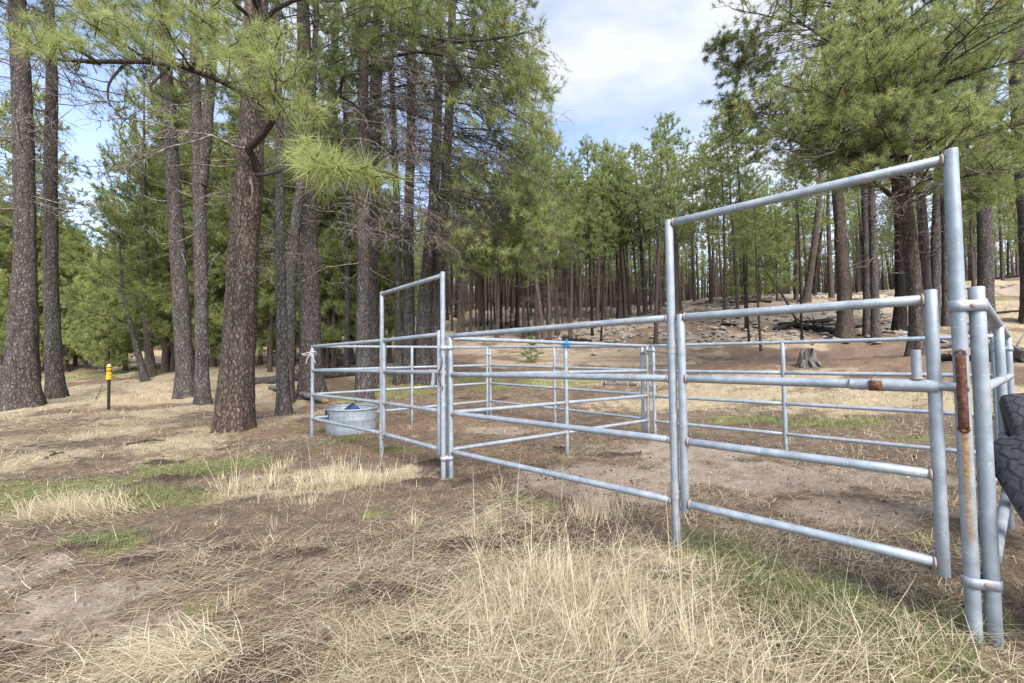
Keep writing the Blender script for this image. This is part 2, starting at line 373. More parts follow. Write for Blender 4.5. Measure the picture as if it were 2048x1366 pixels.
def m_galv(t):
    co = obj_co(t); a = t.noise(co, 14, 4, .6); b = t.noise(co, 150, 3, .6); s = t.noise(t.add('ShaderNodeMapping', ins={0: co, 3: (1, 1, 1)}).outputs[0], 45, 2, .5)
    col = t.ramp(a, [(.3, (.22, .255, .295)), (.55, (.285, .322, .365)), (.75, (.36, .395, .43))])
    col = t.mix(t.map(s, .66, .72, 0, .55), col, (.52, .54, .55))
    col = t.mix(t.map(b, .68, .74, 0, .4), col, (.17, .17, .17))
    rust = t.math('MULTIPLY', attr(t, 'rust'), t.map(t.noise(co, 30, 4, .7), .05, .45))
    col = t.mix(rust, col, t.ramp(t.noise(co, 60, 3, .7), [(.3, (.17, .085, .035)), (.55, (.34, .225, .11)), (.8, (.46, .36, .22))]))
    n = t.add('ShaderNodeBsdfPrincipled', ins={'Base Color': col, 'Metallic': .3, 'Roughness': t.map(a, .3, .7, .46, .62), 'Specular IOR Level': .4, 'Normal': bump(t, s, .12, .004)})
    return n.outputs[0]
GALV = material('galvanised_steel', m_galv)
WELD = material('weld_rust', lambda t: P(t, t.ramp(t.noise(obj_co(t), 90, 3, .7), [(.35, (.30, .27, .24)), (.55, (.25, .175, .12)), (.7, (.42, .37, .32))]), .7, .2))
RUST = material('rusty_iron', lambda t: P(t, t.ramp(t.noise(obj_co(t), 55, 5, .7), [(.3, (.05, .024, .018)), (.5, (.115, .05, .032)), (.68, (.21, .105, .068)), (.8, (.34, .24, .2))]), .85, .2))
def m_rock(t):
    oi = t.add('ShaderNodeObjectInfo').outputs['Random']; co = obj_co(t)
    a = t.noise(co, 3, 6, .65); b = t.noise(co, 18, 5, .65)
    c = t.mix(t.map(a, .35, .7), (.17, .155, .148), (.42, .385, .355)); c = t.mix(t.map(b, .52, .7, 0, .7), c, (.15, .135, .125)); c = t.mix(t.map(oi, 0, 1, 0, .35), c, (.36, .27, .22))
    return P(t, c, .95, 0, bump(t, t.math('ADD', a, t.math('MULTIPLY', b, .6)), .8, .08), .15)
ROCK = material('pale_rock', m_rock)
def m_old(t):
    co = obj_co(t, (1, 1, .12)); a = t.noise(co, 40, 5, .65)
    return P(t, t.ramp(a, [(.3, (.045, .039, .036)), (.5, (.15, .134, .124)), (.7, (.29, .265, .25))]), .95, 0, bump(t, a, 1, .03), .1)
OLDWOOD = material('weathered_wood', m_old)
CHARWOOD = material('charred_wood', lambda t: P(t, t.ramp(t.noise(obj_co(t), 14, 4, .7), [(.35, (.006, .006, .006)), (.6, (.022, .02, .019)), (.8, (.07, .06, .055))]), .8, 0, bump(t, t.noise(obj_co(t), 30, 4, .6), .7, .02), .2))
SPLIT = material('fresh_split_wood', lambda t: P(t, t.ramp(t.noise(obj_co(t), 26, 4, .7), [(.36, (.06, .028, .016)), (.5, (.26, .135, .06)), (.66, (.48, .31, .15))]), .85, 0, None, .15))
RUBBER = material('worn_rubber', lambda t: P(t, t.ramp(t.noise(obj_co(t), 60, 4, .6), [(.35, (.036, .038, .045)), (.65, (.068, .071, .084)), (.8, (.11, .113, .125))]), .72, 0, bump(t, t.noise(obj_co(t), 120, 3, .6), .25, .004), .35))
RUBBER_DARK = material('tyre_side_rubber', lambda t: P(t, t.ramp(t.noise(obj_co(t), 40, 4, .6), [(.35, (.014, .014, .015)), (.7, (.035, .035, .038))]), .8, 0, None, .3))
PLAIN = {}
def plain(name, col, rough=.6, metal=0.0, var=.25):
    if name not in PLAIN:
        PLAIN[name] = material(name, lambda t: P(t, t.mix(t.math('MULTIPLY', t.noise(obj_co(t), 35, 4, .6), var * 2), col, tuple(c * .45 for c in col)), rough, metal))
    return PLAIN[name]
#PART2
# ------------------------------------------------------------ ground, one sheet
def masks(x, y):
    md, _ = mound(x, y); r = np.hypot(x, y)
    straw = straw_f(x, y, 5); green = green_f(x, y, 6); bare = bare_f(x, y, 8); nee = needle_f(x, y, 9)
    far = np.clip((r - 9) / 10, 0, 1)
    n = fbm(x * .35, y * .35, 41, 4)
    hill = np.clip((y - 19) / 4, 0, 1) * np.clip((x + 6) / 4, 0, 1)
    bare = np.maximum(bare, hill * np.clip((fbm(x * .6, y * .6, 43, 3) - .35) * 5, 0, 1) * .9)
    straw = np.maximum(straw, far * np.clip((n - .42) * 5, 0, 1) * .9) * (1 - .55 * hill * np.clip(1.4 - x / 30, 0, 1)); nee = np.maximum(nee, far * np.clip((.56 - n) * 5, 0, 1) * .95)
    left = np.clip((-x - 2) / 3, 0, 1) * np.clip((y - 3.0) / 2, 0, 1)
    straw = np.maximum(straw, left * np.clip(.1 + (fbm(x * .9, y * .9, 47, 4) - .3) * 1.5, 0, .8) * np.clip(1.6 - nee, 0, 1))
    nee = np.maximum(nee, left * np.clip((fbm(x * .7 + 4, y * .7, 48, 4) - .5) * 5, 0, 1) * .8)
    near_soil = np.clip((fbm(x * 1.7, y * 1.7, 51, 4) - .53) * 5, 0, 1) * np.clip(1.5 - r / 6, 0, 1) * np.clip((2.2 - x) / 1.5, 0, 1)
    return straw, green, np.maximum(md, near_soil * .7), nee, bare, road_mask(x, y)
def build_ground():
    th = np.concatenate([np.linspace(-80, 80, 620), np.linspace(80, 280, 60)[1:-1]]); th = np.radians(th); na = len(th)
    rr = np.concatenate([[.35], np.geomspace(.7, 260, 430)]); nr = len(rr)
    X = np.sin(th)[None] * rr[:, None]; Y = np.cos(th)[None] * rr[:, None]
    V = np.stack([X.ravel(), Y.ravel(), zfun(X.ravel(), Y.ravel())], 1)
    i = np.arange(nr - 1)[:, None] * na; j = np.arange(na)[None]; j2 = (j + 1) % na
    F = np.stack([i + j, i + na + j, i + na + j2, i + j2], -1).reshape(-1, 4)[:, ::-1]
    k = np.arange(na); V = np.concatenate([V, [[0, 0, Z(0, 0)]]]); T = np.stack([k, (k + 1) % na, np.full(na, nr * na)], 1)
    mk = masks(V[:, 0], V[:, 1])
    me = mesh_np('ground', V, [F, T], GROUND, {'mask': np.stack(mk[:3], 1), 'mask2': np.stack(mk[3:], 1)})
    tag(link('ground', me), 'rough forest floor of brown soil, dry grass and fallen needles', 'ground', kind='structure')
build_ground()

# ------------------------------------------------------------ pipe corral
PT = dict(P1=(-3.387, 6.762, .073), P2=(-1.725, 5.271, .098), P3=(-.733, 4.215, .116), P4=(-.655, 4.233, .096), P5=(1.074, 2.676, .124), P6=(2.032, 1.806, .125), P7=(2.099, 1.789, .12),
          C0=(-3.412, 6.812, .073), L1=(-1.971, 7.915, .081), B1=(-.575, 9.10, .077), B0=(-.50, 9.10, .077), B2=(.822, 7.898, .047), B3=(2.19, 6.72, .025), D0=(-.700, 4.370, .08), D1=(.751, 5.428, .052), D2=(2.225, 6.575, .02),
          R0=(2.295, 6.475, .017), R1=(3.653, 5.367, .017), R2=(5.0, 4.13, .028), G1=(3.60, 2.945, .07), G2=(5.06, 4.06, .03))
PT = {k: np.array(v) for k, v in PT.items()}
RH = (1.52, 1.114, .704, .302); PR = .0245
UPZ = np.array([0, 0, 1.0])
def pipe(a, b, r=PR, sides=16, rust=0.0):
    m = MB(); a = np.asarray(a, float); b = np.asarray(b, float); n = max(2, int(np.linalg.norm(b - a) / .25) + 1)
    t = np.linspace(0, 1, n); pts = a + (b - a) * t[:, None]
    L = np.linalg.norm(b - a); e = .003 / L
    pts = np.concatenate([[a], [a + (b - a) * e], pts[1:-1], [b - (b - a) * e], [b]]); rad = np.full(len(pts), r); rad[0] = rad[-1] = r - .003
    return m.tube(pts, rad, sides, a=rust)
def weld_ring(m, c, axis, r, mi=1, w=.006):
    """rough bead round a pipe end"""
    axis = unit(axis); ref = UPZ if abs(axis[2]) < .8 else np.array([1., 0, 0]); A = unit(np.cross(axis, ref)); B = np.cross(axis, A)
    k = 22; th = np.linspace(0, 2 * np.pi, k, endpoint=False); rr = r + .002 + RNG.random(k) * .003
    ring = [c + rr[:, None] * 0 + (A * np.cos(th)[:, None] + B * np.sin(th)[:, None]) * (rr + o)[:, None] + axis * s for o, s in ((-.004, -w), (.002, -w * .5), (.0025, w * .4), (-.004, w))]
    V = np.concatenate(ring); F = []
    for q in range(3):
        kk = np.arange(k); F.append(np.stack([q * k + kk, q * k + (kk + 1) % k, (q + 1) * k + (kk + 1) % k, (q + 1) * k + kk], 1))
    m.add(V, np.concatenate(F), m=mi)
def rail(a, b, ra, rb, root, name='rail', r=PR, weld=(True, True), parent=None):
    """rail from post axis a to post axis b, butted on posts of radius ra / rb"""
    d = unit(b - a); p, q = a + d * (ra - .003), b - d * (rb - .003)
    m = pipe(p - root, q - root, r, rust=0.0)
    if weld[0]: weld_ring(m, p - root + d * .006, d, r)
    if weld[1]: weld_ring(m, q - root - d * .006, d, r)
    return m.build(name, [GALV, WELD], parent, attr='rust')
def rustband(o, bands):
    """iron stains on a post: bands of (z0, z1, strength, direction)"""
    me = o.data; n = len(me.vertices); co = np.empty(n * 3, np.float32); me.vertices.foreach_get('co', co)
def post(a, z0, z1, root, parent, r=.0265, name='post'):
    m = pipe(a + UPZ * z0 - root, a + UPZ * z1 - root, r)
    return m.build(name, [GALV], parent, attr='rust')
def clamp(pa, pb, z, root, parent, h=.045, r=.0285):
    """flat steel band round two neighbouring posts, with its bolt"""
    a, b = np.array([*pa[:2], 0]), np.array([*pb[:2], 0]); d = unit(b - a); nrm = np.array([-d[1], d[0], 0]); L = np.linalg.norm(b - a)
    pts = []
    for s in np.linspace(np.pi / 2, 1.5 * np.pi, 9): pts.append(a + r * (d * np.cos(s) + nrm * np.sin(s)))
    pts.append(a + d * (L * .5) - nrm * r * .72)
    for s in np.linspace(-np.pi / 2, np.pi / 2, 9): pts.append(b + r * (d * np.cos(s) + nrm * np.sin(s)))
    pts.append(a + d * (L * .5) + nrm * r * .72)
    pts = np.array(pts); cen = (a + b) / 2; k = len(pts); off = unit(pts - cen) * .004
    rings = [pts + UPZ * (z - h / 2), pts + off + UPZ * (z - h / 2), pts + off + UPZ * (z + h / 2), pts + UPZ * (z + h / 2)]
    V = np.concatenate(rings) - root; kk = np.arange(k); F = np.concatenate([np.stack([q * k + kk, q * k + (kk + 1) % k, ((q + 1) % 4) * k + (kk + 1) % k, ((q + 1) % 4) * k + kk], 1) for q in range(4)])
    m = MB().add(V, F, a=.05)
    o = m.build('clamp', [GALV], parent, attr='rust', smooth=False)
    side = -nrm if np.dot(-nrm[:2], -cen[:2]) > 0 else nrm
    c = cen + side * (r * .72 + .002) + UPZ * z - root
    MB().tube([c, c + side * .006, c + side * .009], [.011, .010, .004], 10).build('bolt', [WELD], parent=o)
    return o
def at(p, h): return PT[p] + UPZ * h

def unit_with_gate(pa, pb, pc, label, glabel, bow, big):
    """fence panel whose far half is a tall bow frame holding a gate"""
    root = PT[pb].copy(); t = thing('gate_panel', label, 'fence panel', root)
    d = unit((PT[pc] - PT[pb]) * (1, 1, 0))
    a, b, c = PT[pa], PT[pb], PT[pc]
    post(a, -.03, RH[0] - (0 if True else 0), root, t)
    bowp = post(b, -.03, bow, root, t)
    # right bow post, with iron stains under the catch
    m = MB(); zs = np.linspace(-.03, bow + .02, 60)
    V, F = tubes((c + UPZ * zs[:, None] - root)[None], np.full((1, 60), .0255), 24)
    V[:24, :] += 0; ang = np.arctan2(V[:, 1] - (c - root)[1], V[:, 0] - (c - root)[0]); zl = V[:, 2] - (c - root)[2]
    rust = np.zeros(len(V))
    if big:
        to_cam = math.atan2(-c[1], -c[0]); dd = np.abs((ang - to_cam - .1 + np.pi) % (2 * np.pi) - np.pi)
        rust = np.clip(1.5 - dd / .5, 0, 1) * np.where(zl < 1.0, np.clip((zl - .38) / .12, 0, .75), 0) + np.clip(1.2 - dd / .35, 0, 1) * np.where((zl < 1.0) & (zl > .72), .8, 0)
    m.add(V, F, a=0); m.A = [np.clip(rust, 0, 1.2)]
    cap = np.concatenate([V[-24:], [(c + UPZ * (bow + .022) - root)]]); kk = np.arange(24); m.add(cap, np.stack([kk, (kk + 1) % 24, np.full(24, 24)], 1), a=0.0)
    m.build('post', [GALV], t, attr='rust')
    rail(b + UPZ * (bow - .02), c + UPZ * (bow - .02), .0265, .0255, root, 'header', parent=t)
    for k, h in enumerate(RH):
        if k == 0: rail(a + UPZ * h - d * .028, b + UPZ * h, 0.003, .0265, root, parent=t, weld=(False, True))
        else: rail(a + UPZ * h, b + UPZ * h, .0265, .0265, root, parent=t)
    # gate
    sl = b + d * .062; sr = c - d * (.085 if big else .07)
    sl[2] = b[2]; sr[2] = c[2]
    zt = RH[0] + .045; zb = RH[3] - .055
    fr = MB()
    V = pipe(sl + UPZ * zb - root, sl + UPZ * (RH[0] + .02) - root, .0255); g = V.build('gate', [GALV], t, attr='rust'); tag(g, glabel, None)
    # the gate part carries its hinge stile; the rest are its sub-parts
    pipe(sr + UPZ * zb - root, sr + UPZ * zt - root, .0240).build('gate_stile', [GALV], g, attr='rust')
    for k, h in enumerate(RH):
        rail(sl + UPZ * h, sr + UPZ * h, .0255, .0240, root, 'gate_rail', parent=g)
    for h in (RH[0] - .19, RH[3] + .07):
        mm = MB(); p = b + UPZ * h - root
        mm.tube([p - UPZ * .05, p + UPZ * .05], .0305, 16, a=.15); q = sl + UPZ * h - root
        mm.tube([p + UPZ * .0, (p + q) / 2, q], .012, 8, a=.3); mm.tube([p - UPZ * .012, p - UPZ * .006], .0325, 16, a=.5)
        mm.build('hinge', [GALV], t, attr='rust')
    z = RH[1]; toc = unit(np.array([-c[0], -c[1], 0]))
    if big:
        s0, s1 = sr - d * .30, sr + d * .01
        off = toc * .014
        mm = MB(); mm.tube([s0 + UPZ * z - root + off, s0 + d * .08 + UPZ * z - root + off], .028, 16); mm.tube([s0 + d * .085 + UPZ * z - root + off, s1 + UPZ * z - root + off], .0305, 16, a=.04)
        mm.build('latch_sleeve', [GALV], g, attr='rust')
        MB().tube([s1 + UPZ * z - root + off * .6, c + d * .02 + UPZ * z - root + off * .6], .021, 14).build('latch_bar', [GALV], g, attr='rust')
        hp = sr - d * .056 + UPZ * z - root + off
        hm = MB().tube([hp + UPZ * .028, hp + UPZ * .17], .0185, 16, a=.05); weld_ring(hm, hp + UPZ * .034, UPZ, .0185, 1, .007)
        hm.build('latch_handle', [GALV, WELD], g, attr='rust')
        rp = sr - d * .20 + UPZ * (z - .004) - root + off + toc * .03
        MB().box(rp, .05, .008, .05, np.stack([d, np.cross(UPZ, d), UPZ], 1)).build('rust_patch', [RUST], g, smooth=False)
        # bent rusty strap the bar slides behind
        ss = np.linspace(0, 1, 15); sm = MB(); wd = d * .017
        pc0 = c + toc * .026 + d * .0; path = np.array([pc0 + UPZ * (z + .15 - .335 * s) + toc * (.028 * math.sin(math.pi * min(max((s - .03) / .94, 0), 1)) ** .5) for s in ss]) - root
        V = np.concatenate([np.stack([q - wd, q + wd, q + wd + toc * .006, q - wd + toc * .006]) for q in path]); F = []
        for q in range(14):
            for e in range(4): F.append((q * 4 + e, q * 4 + (e + 1) % 4, q * 4 + 4 + (e + 1) % 4, q * 4 + 4 + e))
        F += [(3, 2, 1, 0), (56, 57, 58, 59)]
        sm.add(V, F)
        for q in (path[0], path[-1]): weld_ring(sm, q, toc, .014, 0, .008)
        sm.build('latch_strap', [RUST], t)
    else:
        hp = sr - d * .10 + UPZ * z - root + toc * .03
        MB().tube([hp, hp + UPZ * -.16 - d * .035 + toc * .02], .0225, 14, a=.05).build('latch_handle', [GALV], g, attr='rust')
        MB().tube([sr - d * .2 + UPZ * z - root, c + d * .02 + UPZ * z - root], .031, 14, a=.25).build('latch_sleeve', [GALV], g, attr='rust')
        ch = MB(); q = sr + d * .045 + UPZ * (z + .17) - root + toc * .035; n = 17
        for i in range(n):
            s = i / (n - 1); cc = q - UPZ * (.34 * s) + d * (.03 * math.sin(s * 7)) - d * .05 * (1 - abs(2 * s - 1)) + toc * .02 * math.sin(s * 3)
            th = np.linspace(0, 2 * np.pi, 9); ax = d if i % 2 else toc
            ch.tube(np.stack([cc + ax * .009 * math.cos(e) + UPZ * .017 * math.sin(e) for e in th]), .0035, 5, False)
        ch.build('chain', [RUST], g)
    return t, root, d
uA, rootA, dA = unit_with_gate('P1', 'P2', 'P3', 'galvanised fence panel with the smaller walk-through gate, round water tank behind its rails', 'small gate with hanging tube latch and rusty chain', 2.165, False)
uB, rootB, dB = unit_with_gate('P4', 'P5', 'P6', 'galvanised fence panel nearest the camera with the large tall-framed gate', 'large gate with sliding latch and rust patch', 2.185, True)
clamp(PT['P3'], PT['P4'], 1.49, rootA, uA); clamp(PT['P3'], PT['P4'], .33, rootA, uA)
clamp(PT['P6'], PT['P7'], 1.605, rootB, uB, .05, .0295); clamp(PT['P6'], PT['P7'], .38, rootB, uB, .045, .0295)

def panel(a, mid, b, label, clamps=()):
    root = PT[a].copy(); t = thing('fence_panel', label, 'fence panel', root)
    for k in (a, b): post(PT[k], -.03, RH[0] - .004 if k != 'P7' else RH[0] + .05, root, t)
    m = PT[mid]; fm = np.array([*((PT[a] + PT[b]) / 2)[:2], m[2]])
    # middle post exactly on the line of the rails
    dd = unit((PT[b] - PT[a]) * (1, 1, 0)); s = np.dot((m - PT[a])[:2], dd[:2]); L = np.linalg.norm((PT[b] - PT[a])[:2]); f = s / L
    mp = PT[a] + (PT[b] - PT[a]) * f
    post(mp, -.03, RH[0] - .004, root, t)
    for k, h in enumerate(RH):
        if k == 0:
            e = .028 if a != 'P7' else -.0235
            rail(PT[a] + UPZ * h - dd * e, PT[b] + UPZ * h + dd * .028, 0.003, .003, root, parent=t, weld=(False, False))
        else:
            rail(PT[a] + UPZ * h, mp + UPZ * h, .0265, .0265, root, parent=t); rail(mp + UPZ * h, PT[b] + UPZ * h, .0265, .0265, root, parent=t)
    for other, h in clamps: clamp(PT[other[0]], PT[other[1]], h, root, t)
    return t
panel('C0', 'L1', 'B1', 'plain four-rail galvanised panel running behind the round water tank', [(('B1', 'B0'), 1.44)])
panel('B0', 'B2', 'B3', 'farthest four-rail galvanised panel, closing the rear of the left pen', [(('B3', 'D2'), 1.42)])
panel('D0', 'D1', 'D2', 'galvanised divider panel between the two pens, blue twine on its top rail')
panel('R0', 'R1', 'R2', 'four-rail galvanised panel at the rear of the right pen, grey stump beyond it', [(('D2', 'R0'), 1.46)])
panel('P7', 'G1', 'G2', 'galvanised side panel receding from the large gate beside the black tyres', [(('R2', 'G2'), 1.42)])

# twine and rope tied on the corral
def tangle(name, c, r, n, rad, mat, label, cat, tails, seed, post_r=.03):
    g = np.random.default_rng(seed); m = MB()
    for i in range(n):
        th = np.linspace(0, 2 * np.pi, 14) + g.random() * 6; ax = unit(g.normal(size=3) * (.5, .5, 1) + (0, 0, .3)); A = unit(np.cross(ax, g.normal(size=3))); B = np.cross(ax, A)
        rr = post_r + g.random() * r; off = g.normal(size=3) * r * .35
        m.tube(np.stack([off + (A * math.cos(e) + B * math.sin(e) * (.8 + .5 * g.random())) * rr for e in th]), rad, 5, False)
    for tl in tails: m.tube(np.array(tl), rad, 5)
    tag(m.build(name, [mat], None, c), label, cat)
dv = unit(PT['D1'] - PT['D0'])
tangle('twine', at('D1', 1.50), .03, 11, .004, plain('blue_twine', (.03, .25, .55), .7), 'tangle of bright blue twine knotted over the divider top rail', 'twine', [[(0, 0, 0), (-.08, -.02, -.06), (-.13, -.03, -.2), (-.14, -.03, -.45)], [(0, 0, 0), (-.06, -.03, -.03), (-.10, -.03, -.02)]], 3)
tangle('rope', at('P1', 1.40), .05, 5, .0045, plain('white_rope', (.72, .70, .68), .8), 'white rope tied in a bow on the far-left corner post', 'rope', [[(0, -.03, 0), (-.06, -.04, .02), (-.14, -.04, -.01), (-.17, -.04, .0)], [(0, -.03, 0), (-.07, -.04, -.08), (-.09, -.04, -.17)], [(0, -.03, 0), (.04, -.04, -.10), (.07, -.04, -.16)], [(0, -.03, 0), (-.06, -.05, -.03), (-.15, -.05, -.02)]], 8)

# ------------------------------------------------------------ stock tank with feed bucket
def build_tank():
    c = W(702, 868, 7.25); x, y = c[0], c[1]; z = Z(x, y) - .04; H = .46
    t = thing('stock_tank', 'round galvanised stock tank standing on the ground in the left pen', 'water tank', (x, y, z), rz=-.35)
    n = 56; th = np.arange(n) * 2 * np.pi / n; rx, ry = .475, .40
    def ring(s, zz): return np.stack([np.cos(th) * rx * s, np.sin(th) * ry * s, np.full(n, zz)], 1)
    prof = [(.95, 0), (.955, .02), (.962, .10), (.97, .12), (.962, .14), (.972, .26), (.982, .275), (.982, .29), (.972, .305), (.985, .43), (.985, H), (.965, H), (.955, .1), (.95, .03)]
    m = MB(); V = np.concatenate([ring(*p) for p in prof]); k = np.arange(n)
    F = np.concatenate([np.stack([q * n + k, q * n + (k + 1) % n, (q + 1) * n + (k + 1) % n, (q + 1) * n + k], 1) for q in range(len(prof) - 1)])
    an = np.arctan2(V[:, 1], V[:, 0]); rs = np.clip(1 - np.abs(an + 1.0) / .16, 0, 1) * np.clip((V[:, 2] - .3) / .2, 0, 1)
    m.add(V, F); m.A = [rs * .8]
    m.add(np.concatenate([ring(.95, .03), [[0, 0, .03]]]), np.stack([k, (k + 1) % n, np.full(n, n)], 1), a=.1)
    m.build('body', [GALV], t, attr='rust')
    rim = np.concatenate([ring(.99, H), ring(.99, H)[:1]]); MB().tube(rim, .017, 10, False).build('rim', [GALV], t, attr='rust')
    # scrawled black letters and a rubbed white print on the side
    mk = MB(); w2 = MB()
    def side(a, zz): return np.array([math.cos(a) * rx * .981, math.sin(a) * ry * .981, zz]) * (1.012, 1.012, 1)
    a0 = -2.15
    for i, (p) in enumerate([(0, .0, .0, .11), (.0, .0, .07, -.0), (.085, -.02, .085, .10), (.085, -.02, .16, .0), (.165, -.03, .155, .08), (.23, -.04, .165, -.04), (.24, -.05, .27, .05), (.27, .05, .28, .07)]):
        A = side(a0 + p[0], .345 + p[1]); B = side(a0 + p[2], .345 + p[3]); mk.tube([A, (A + B) / 2 * (1.004, 1.004, 1), B], .0055, 5)
    mk.build('painted_letters', [plain('black_paint', (.02, .02, .02), .7)], t)
    for i in range(9):
        A = side(a0 + .30 + i * .028, .425); B = side(a0 + .30 + i * .028 + .016, .438 - (i % 3) * .004); w2.tube([A, B], .0035, 4)
    w2.build('white_print', [plain('white_paint', (.7, .7, .7), .7)], t)
    # bucket tipped in it
    ca, sa = math.cos(-.35), math.sin(-.35)
    b = thing('bucket', 'dark blue plastic bucket tipped over inside the stock tank', 'bucket', (x - .02, y + .05, z + .16))
    m = MB(); n2 = 28; th2 = np.arange(n2) * 2 * np.pi / n2
    def rg(r, zz): return np.stack([np.cos(th2) * r, np.sin(th2) * r, np.full(n2, zz)], 1)
    pr = [(.0, 0), (.125, 0), (.13, .01), (.15, .30), (.165, .30), (.165, .325), (.15, .325), (.14, .30), (.12, .02), (.0, .02)]
    V = np.concatenate([rg(*p) for p in pr]); k = np.arange(n2); F = np.concatenate([np.stack([q * n2 + k, q * n2 + (k + 1) % n2, (q + 1) * n2 + (k + 1) % n2, (q + 1) * n2 + k], 1) for q in range(len(pr) - 1)])
    Rm = np.array(Matrix.Rotation(math.radians(-32), 3, 'X') @ Matrix.Rotation(math.radians(38), 3, 'Y') @ Matrix.Rotation(math.pi, 3, 'X'))
    Vr = (V - (0, 0, .16)) * .88 @ Rm.T + (0, 0, .21)
    m.add(Vr, F); m.build('body', [plain('blue_plastic', (.014, .036, .12), .5)], b)
    hd = MB(); a = np.linspace(0, np.pi, 12); hd.tube(((np.stack([np.cos(a) * .16, np.sin(a) * .12, .31 + np.sin(a) * .04], 1) - (0, 0, .16)) @ Rm.T + (0, 0, .26)), .004, 6).build('handle', [GALV], b)
build_tank()

# ------------------------------------------------------------ yellow marker post
def build_marker():
    g = hit(217, 822); top = W(218.5, 731, g[1]); z = Z(g[0], g[1]); H = top[2] - z
    t = thing('marker_post', 'slim black marker post with a yellow printed sleeve standing in the grass', 'marker post', (g[0], g[1], z)); lean = (top[0] - g[0]) / H
    def q(h): return (lean * h, 0, h)
    MB().tube([q(-.05), q(H)], .032, 10).build('stake', [plain('black_post', (.02, .018, .017), .6)], t)
    MB().tube([q(H), q(H + .03), q(H + .035)], [.035, .035, .02], 14).build('cap', [plain('cap_white', (.6, .6, .62), .5)], t)
    h1 = H * .69
    s = MB(); s.tube([q(h1), q(h1 + .02), q(H - .01)], [.058, .055, .052], 24); s.build('sleeve', [plain('yellow_sleeve', (.72, .40, .01), .5, 0, .08)], t)
    k = MB(); r = .0565
    def band(h, hh, a0, a1):
        a = np.linspace(a0, a1, 14) - np.pi / 2 + .78
        P0 = np.stack([np.cos(a) * r + lean * h, np.sin(a) * r, np.full(14, h)], 1); P1 = P0 + (lean * hh, 0, hh); k2 = np.arange(13)
        k.add(np.concatenate([P0, P1]), np.stack([k2, k2 + 1, k2 + 15, k2 + 14], 1))
    for h in (H - .07, H - .135, H - .175): band(h, .025, -np.pi, np.pi)
    for h, a0, a1, hh in [(H - .225, -.6, .2, .016), (H - .25, -.2, .3, .012), (H - .27, -.1, .5, .012), (H - .31, -.5, .6, .01), (H - .335, -.6, .1, .008), (H - .335, .2, .6, .008)]: band(h, hh, a0, a1)
    k.build('black_print', [plain('print_black', (.02, .02, .02), .6)], t)
build_marker()

# ------------------------------------------------------------ two worn tyres at the right edge
def tyre(name, label, c, axis, Rr, hw, seed):
    g = np.random.default_rng(seed)
    t = thing(name, label, 'tyre', c); axis = unit(axis); A = unit(np.cross(axis, UPZ)); B = np.cross(axis, A); n = 120
    prof = [(-.75, .56), (-.98, .62), (-1.06, .74), (-1.04, .86), (-.93, .95), (-.80, .985), (-.5, .998), (0, 1.0), (.5, .998), (.80, .985), (.93, .95), (1.04, .86), (1.06, .74), (.98, .62), (.75, .56)]
    th = np.arange(n) * 2 * np.pi / n
    V = np.concatenate([axis * hw * s + (A * np.cos(th)[:, None] + B * np.sin(th)[:, None]) * Rr * r for s, r in prof]); k = np.arange(n)
    F = []; mi = []
    for q in range(len(prof) - 1):
        F.append(np.stack([q * n + k, q * n + (k + 1) % n, (q + 1) * n + (k + 1) % n, (q + 1) * n + k], 1))
    m = MB()
    for q, f in enumerate(F):
        m.F.setdefault(4, []).append(f); m.M.setdefault(4, []).append(np.full(n, 1 if q < 3 or q > 10 else 0))
    m.V.append(V); m.A.append(np.zeros(len(V))); m.n += len(V)
    m.build('carcass', [RUBBER, RUBBER_DARK], t)
    tr = MB()
    # worn tread: zigzag grooves with short cross sipes, nearly smooth between them
    def pt(s, a, lift=.0016): return axis * hw * s + (A * math.cos(a) + B * math.sin(a)) * (Rr * float(np.interp(abs(s), [0, .5, .8, .93], [1, .998, .985, .95])) + lift)
    def groove(p, q, w):
        k = 3; pts = [(p[0] + (q[0] - p[0]) * i / k, p[1] + (q[1] - p[1]) * i / k) for i in range(k + 1)]; dx, dy = (q[0] - p[0]) * hw, (q[1] - p[1]) * Rr; L = math.hypot(dx, dy); ns, na = -dy / L * w / hw, dx / L * w / Rr
        V = [pt(s + o * ns, a + o * na) for s, a in pts for o in (-1, 1)]; tr.add(np.array(V), [(2 * i, 2 * i + 1, 2 * i + 3, 2 * i + 2) for i in range(k)])
    nz = 44
    for lane, s in enumerate((-.52, 0.0, .52)):
        for i in range(nz):
            a0, a1 = i / nz * 2 * math.pi, (i + 1) / nz * 2 * math.pi; z0, z1 = (.09 if i % 2 else -.09), (-.09 if i % 2 else .09)
            groove((s + z0, a0), (s + z1, a1), .0042)
            if i % 2: groove((s + z0, a0), (s + z0 + .24, a0 + .05), .0028)
            else: groove((s + z0, a0), (s + z0 - .20, a0 - .04), .0028)
    for sg in (-1, 1):
        for i in range(nz): a = i / nz * 2 * math.pi; groove((sg * .80, a), (sg * .93, a + .02), .004)
    tr.build('tread_grooves', [RUBBER_DARK], t, smooth=False)
    return t
tyre('tyre', 'nearest black tyre with worn zigzag tread, lowest at the right edge', W(2164, 1042, 1.78), (.55, -.71, .42), .385, .125, 1)
tyre('tyre', 'farther black tyre with worn tread, behind and above the nearer one', W(2092, 905, 2.6), (.66, -.74, .16), .385, .125, 2)

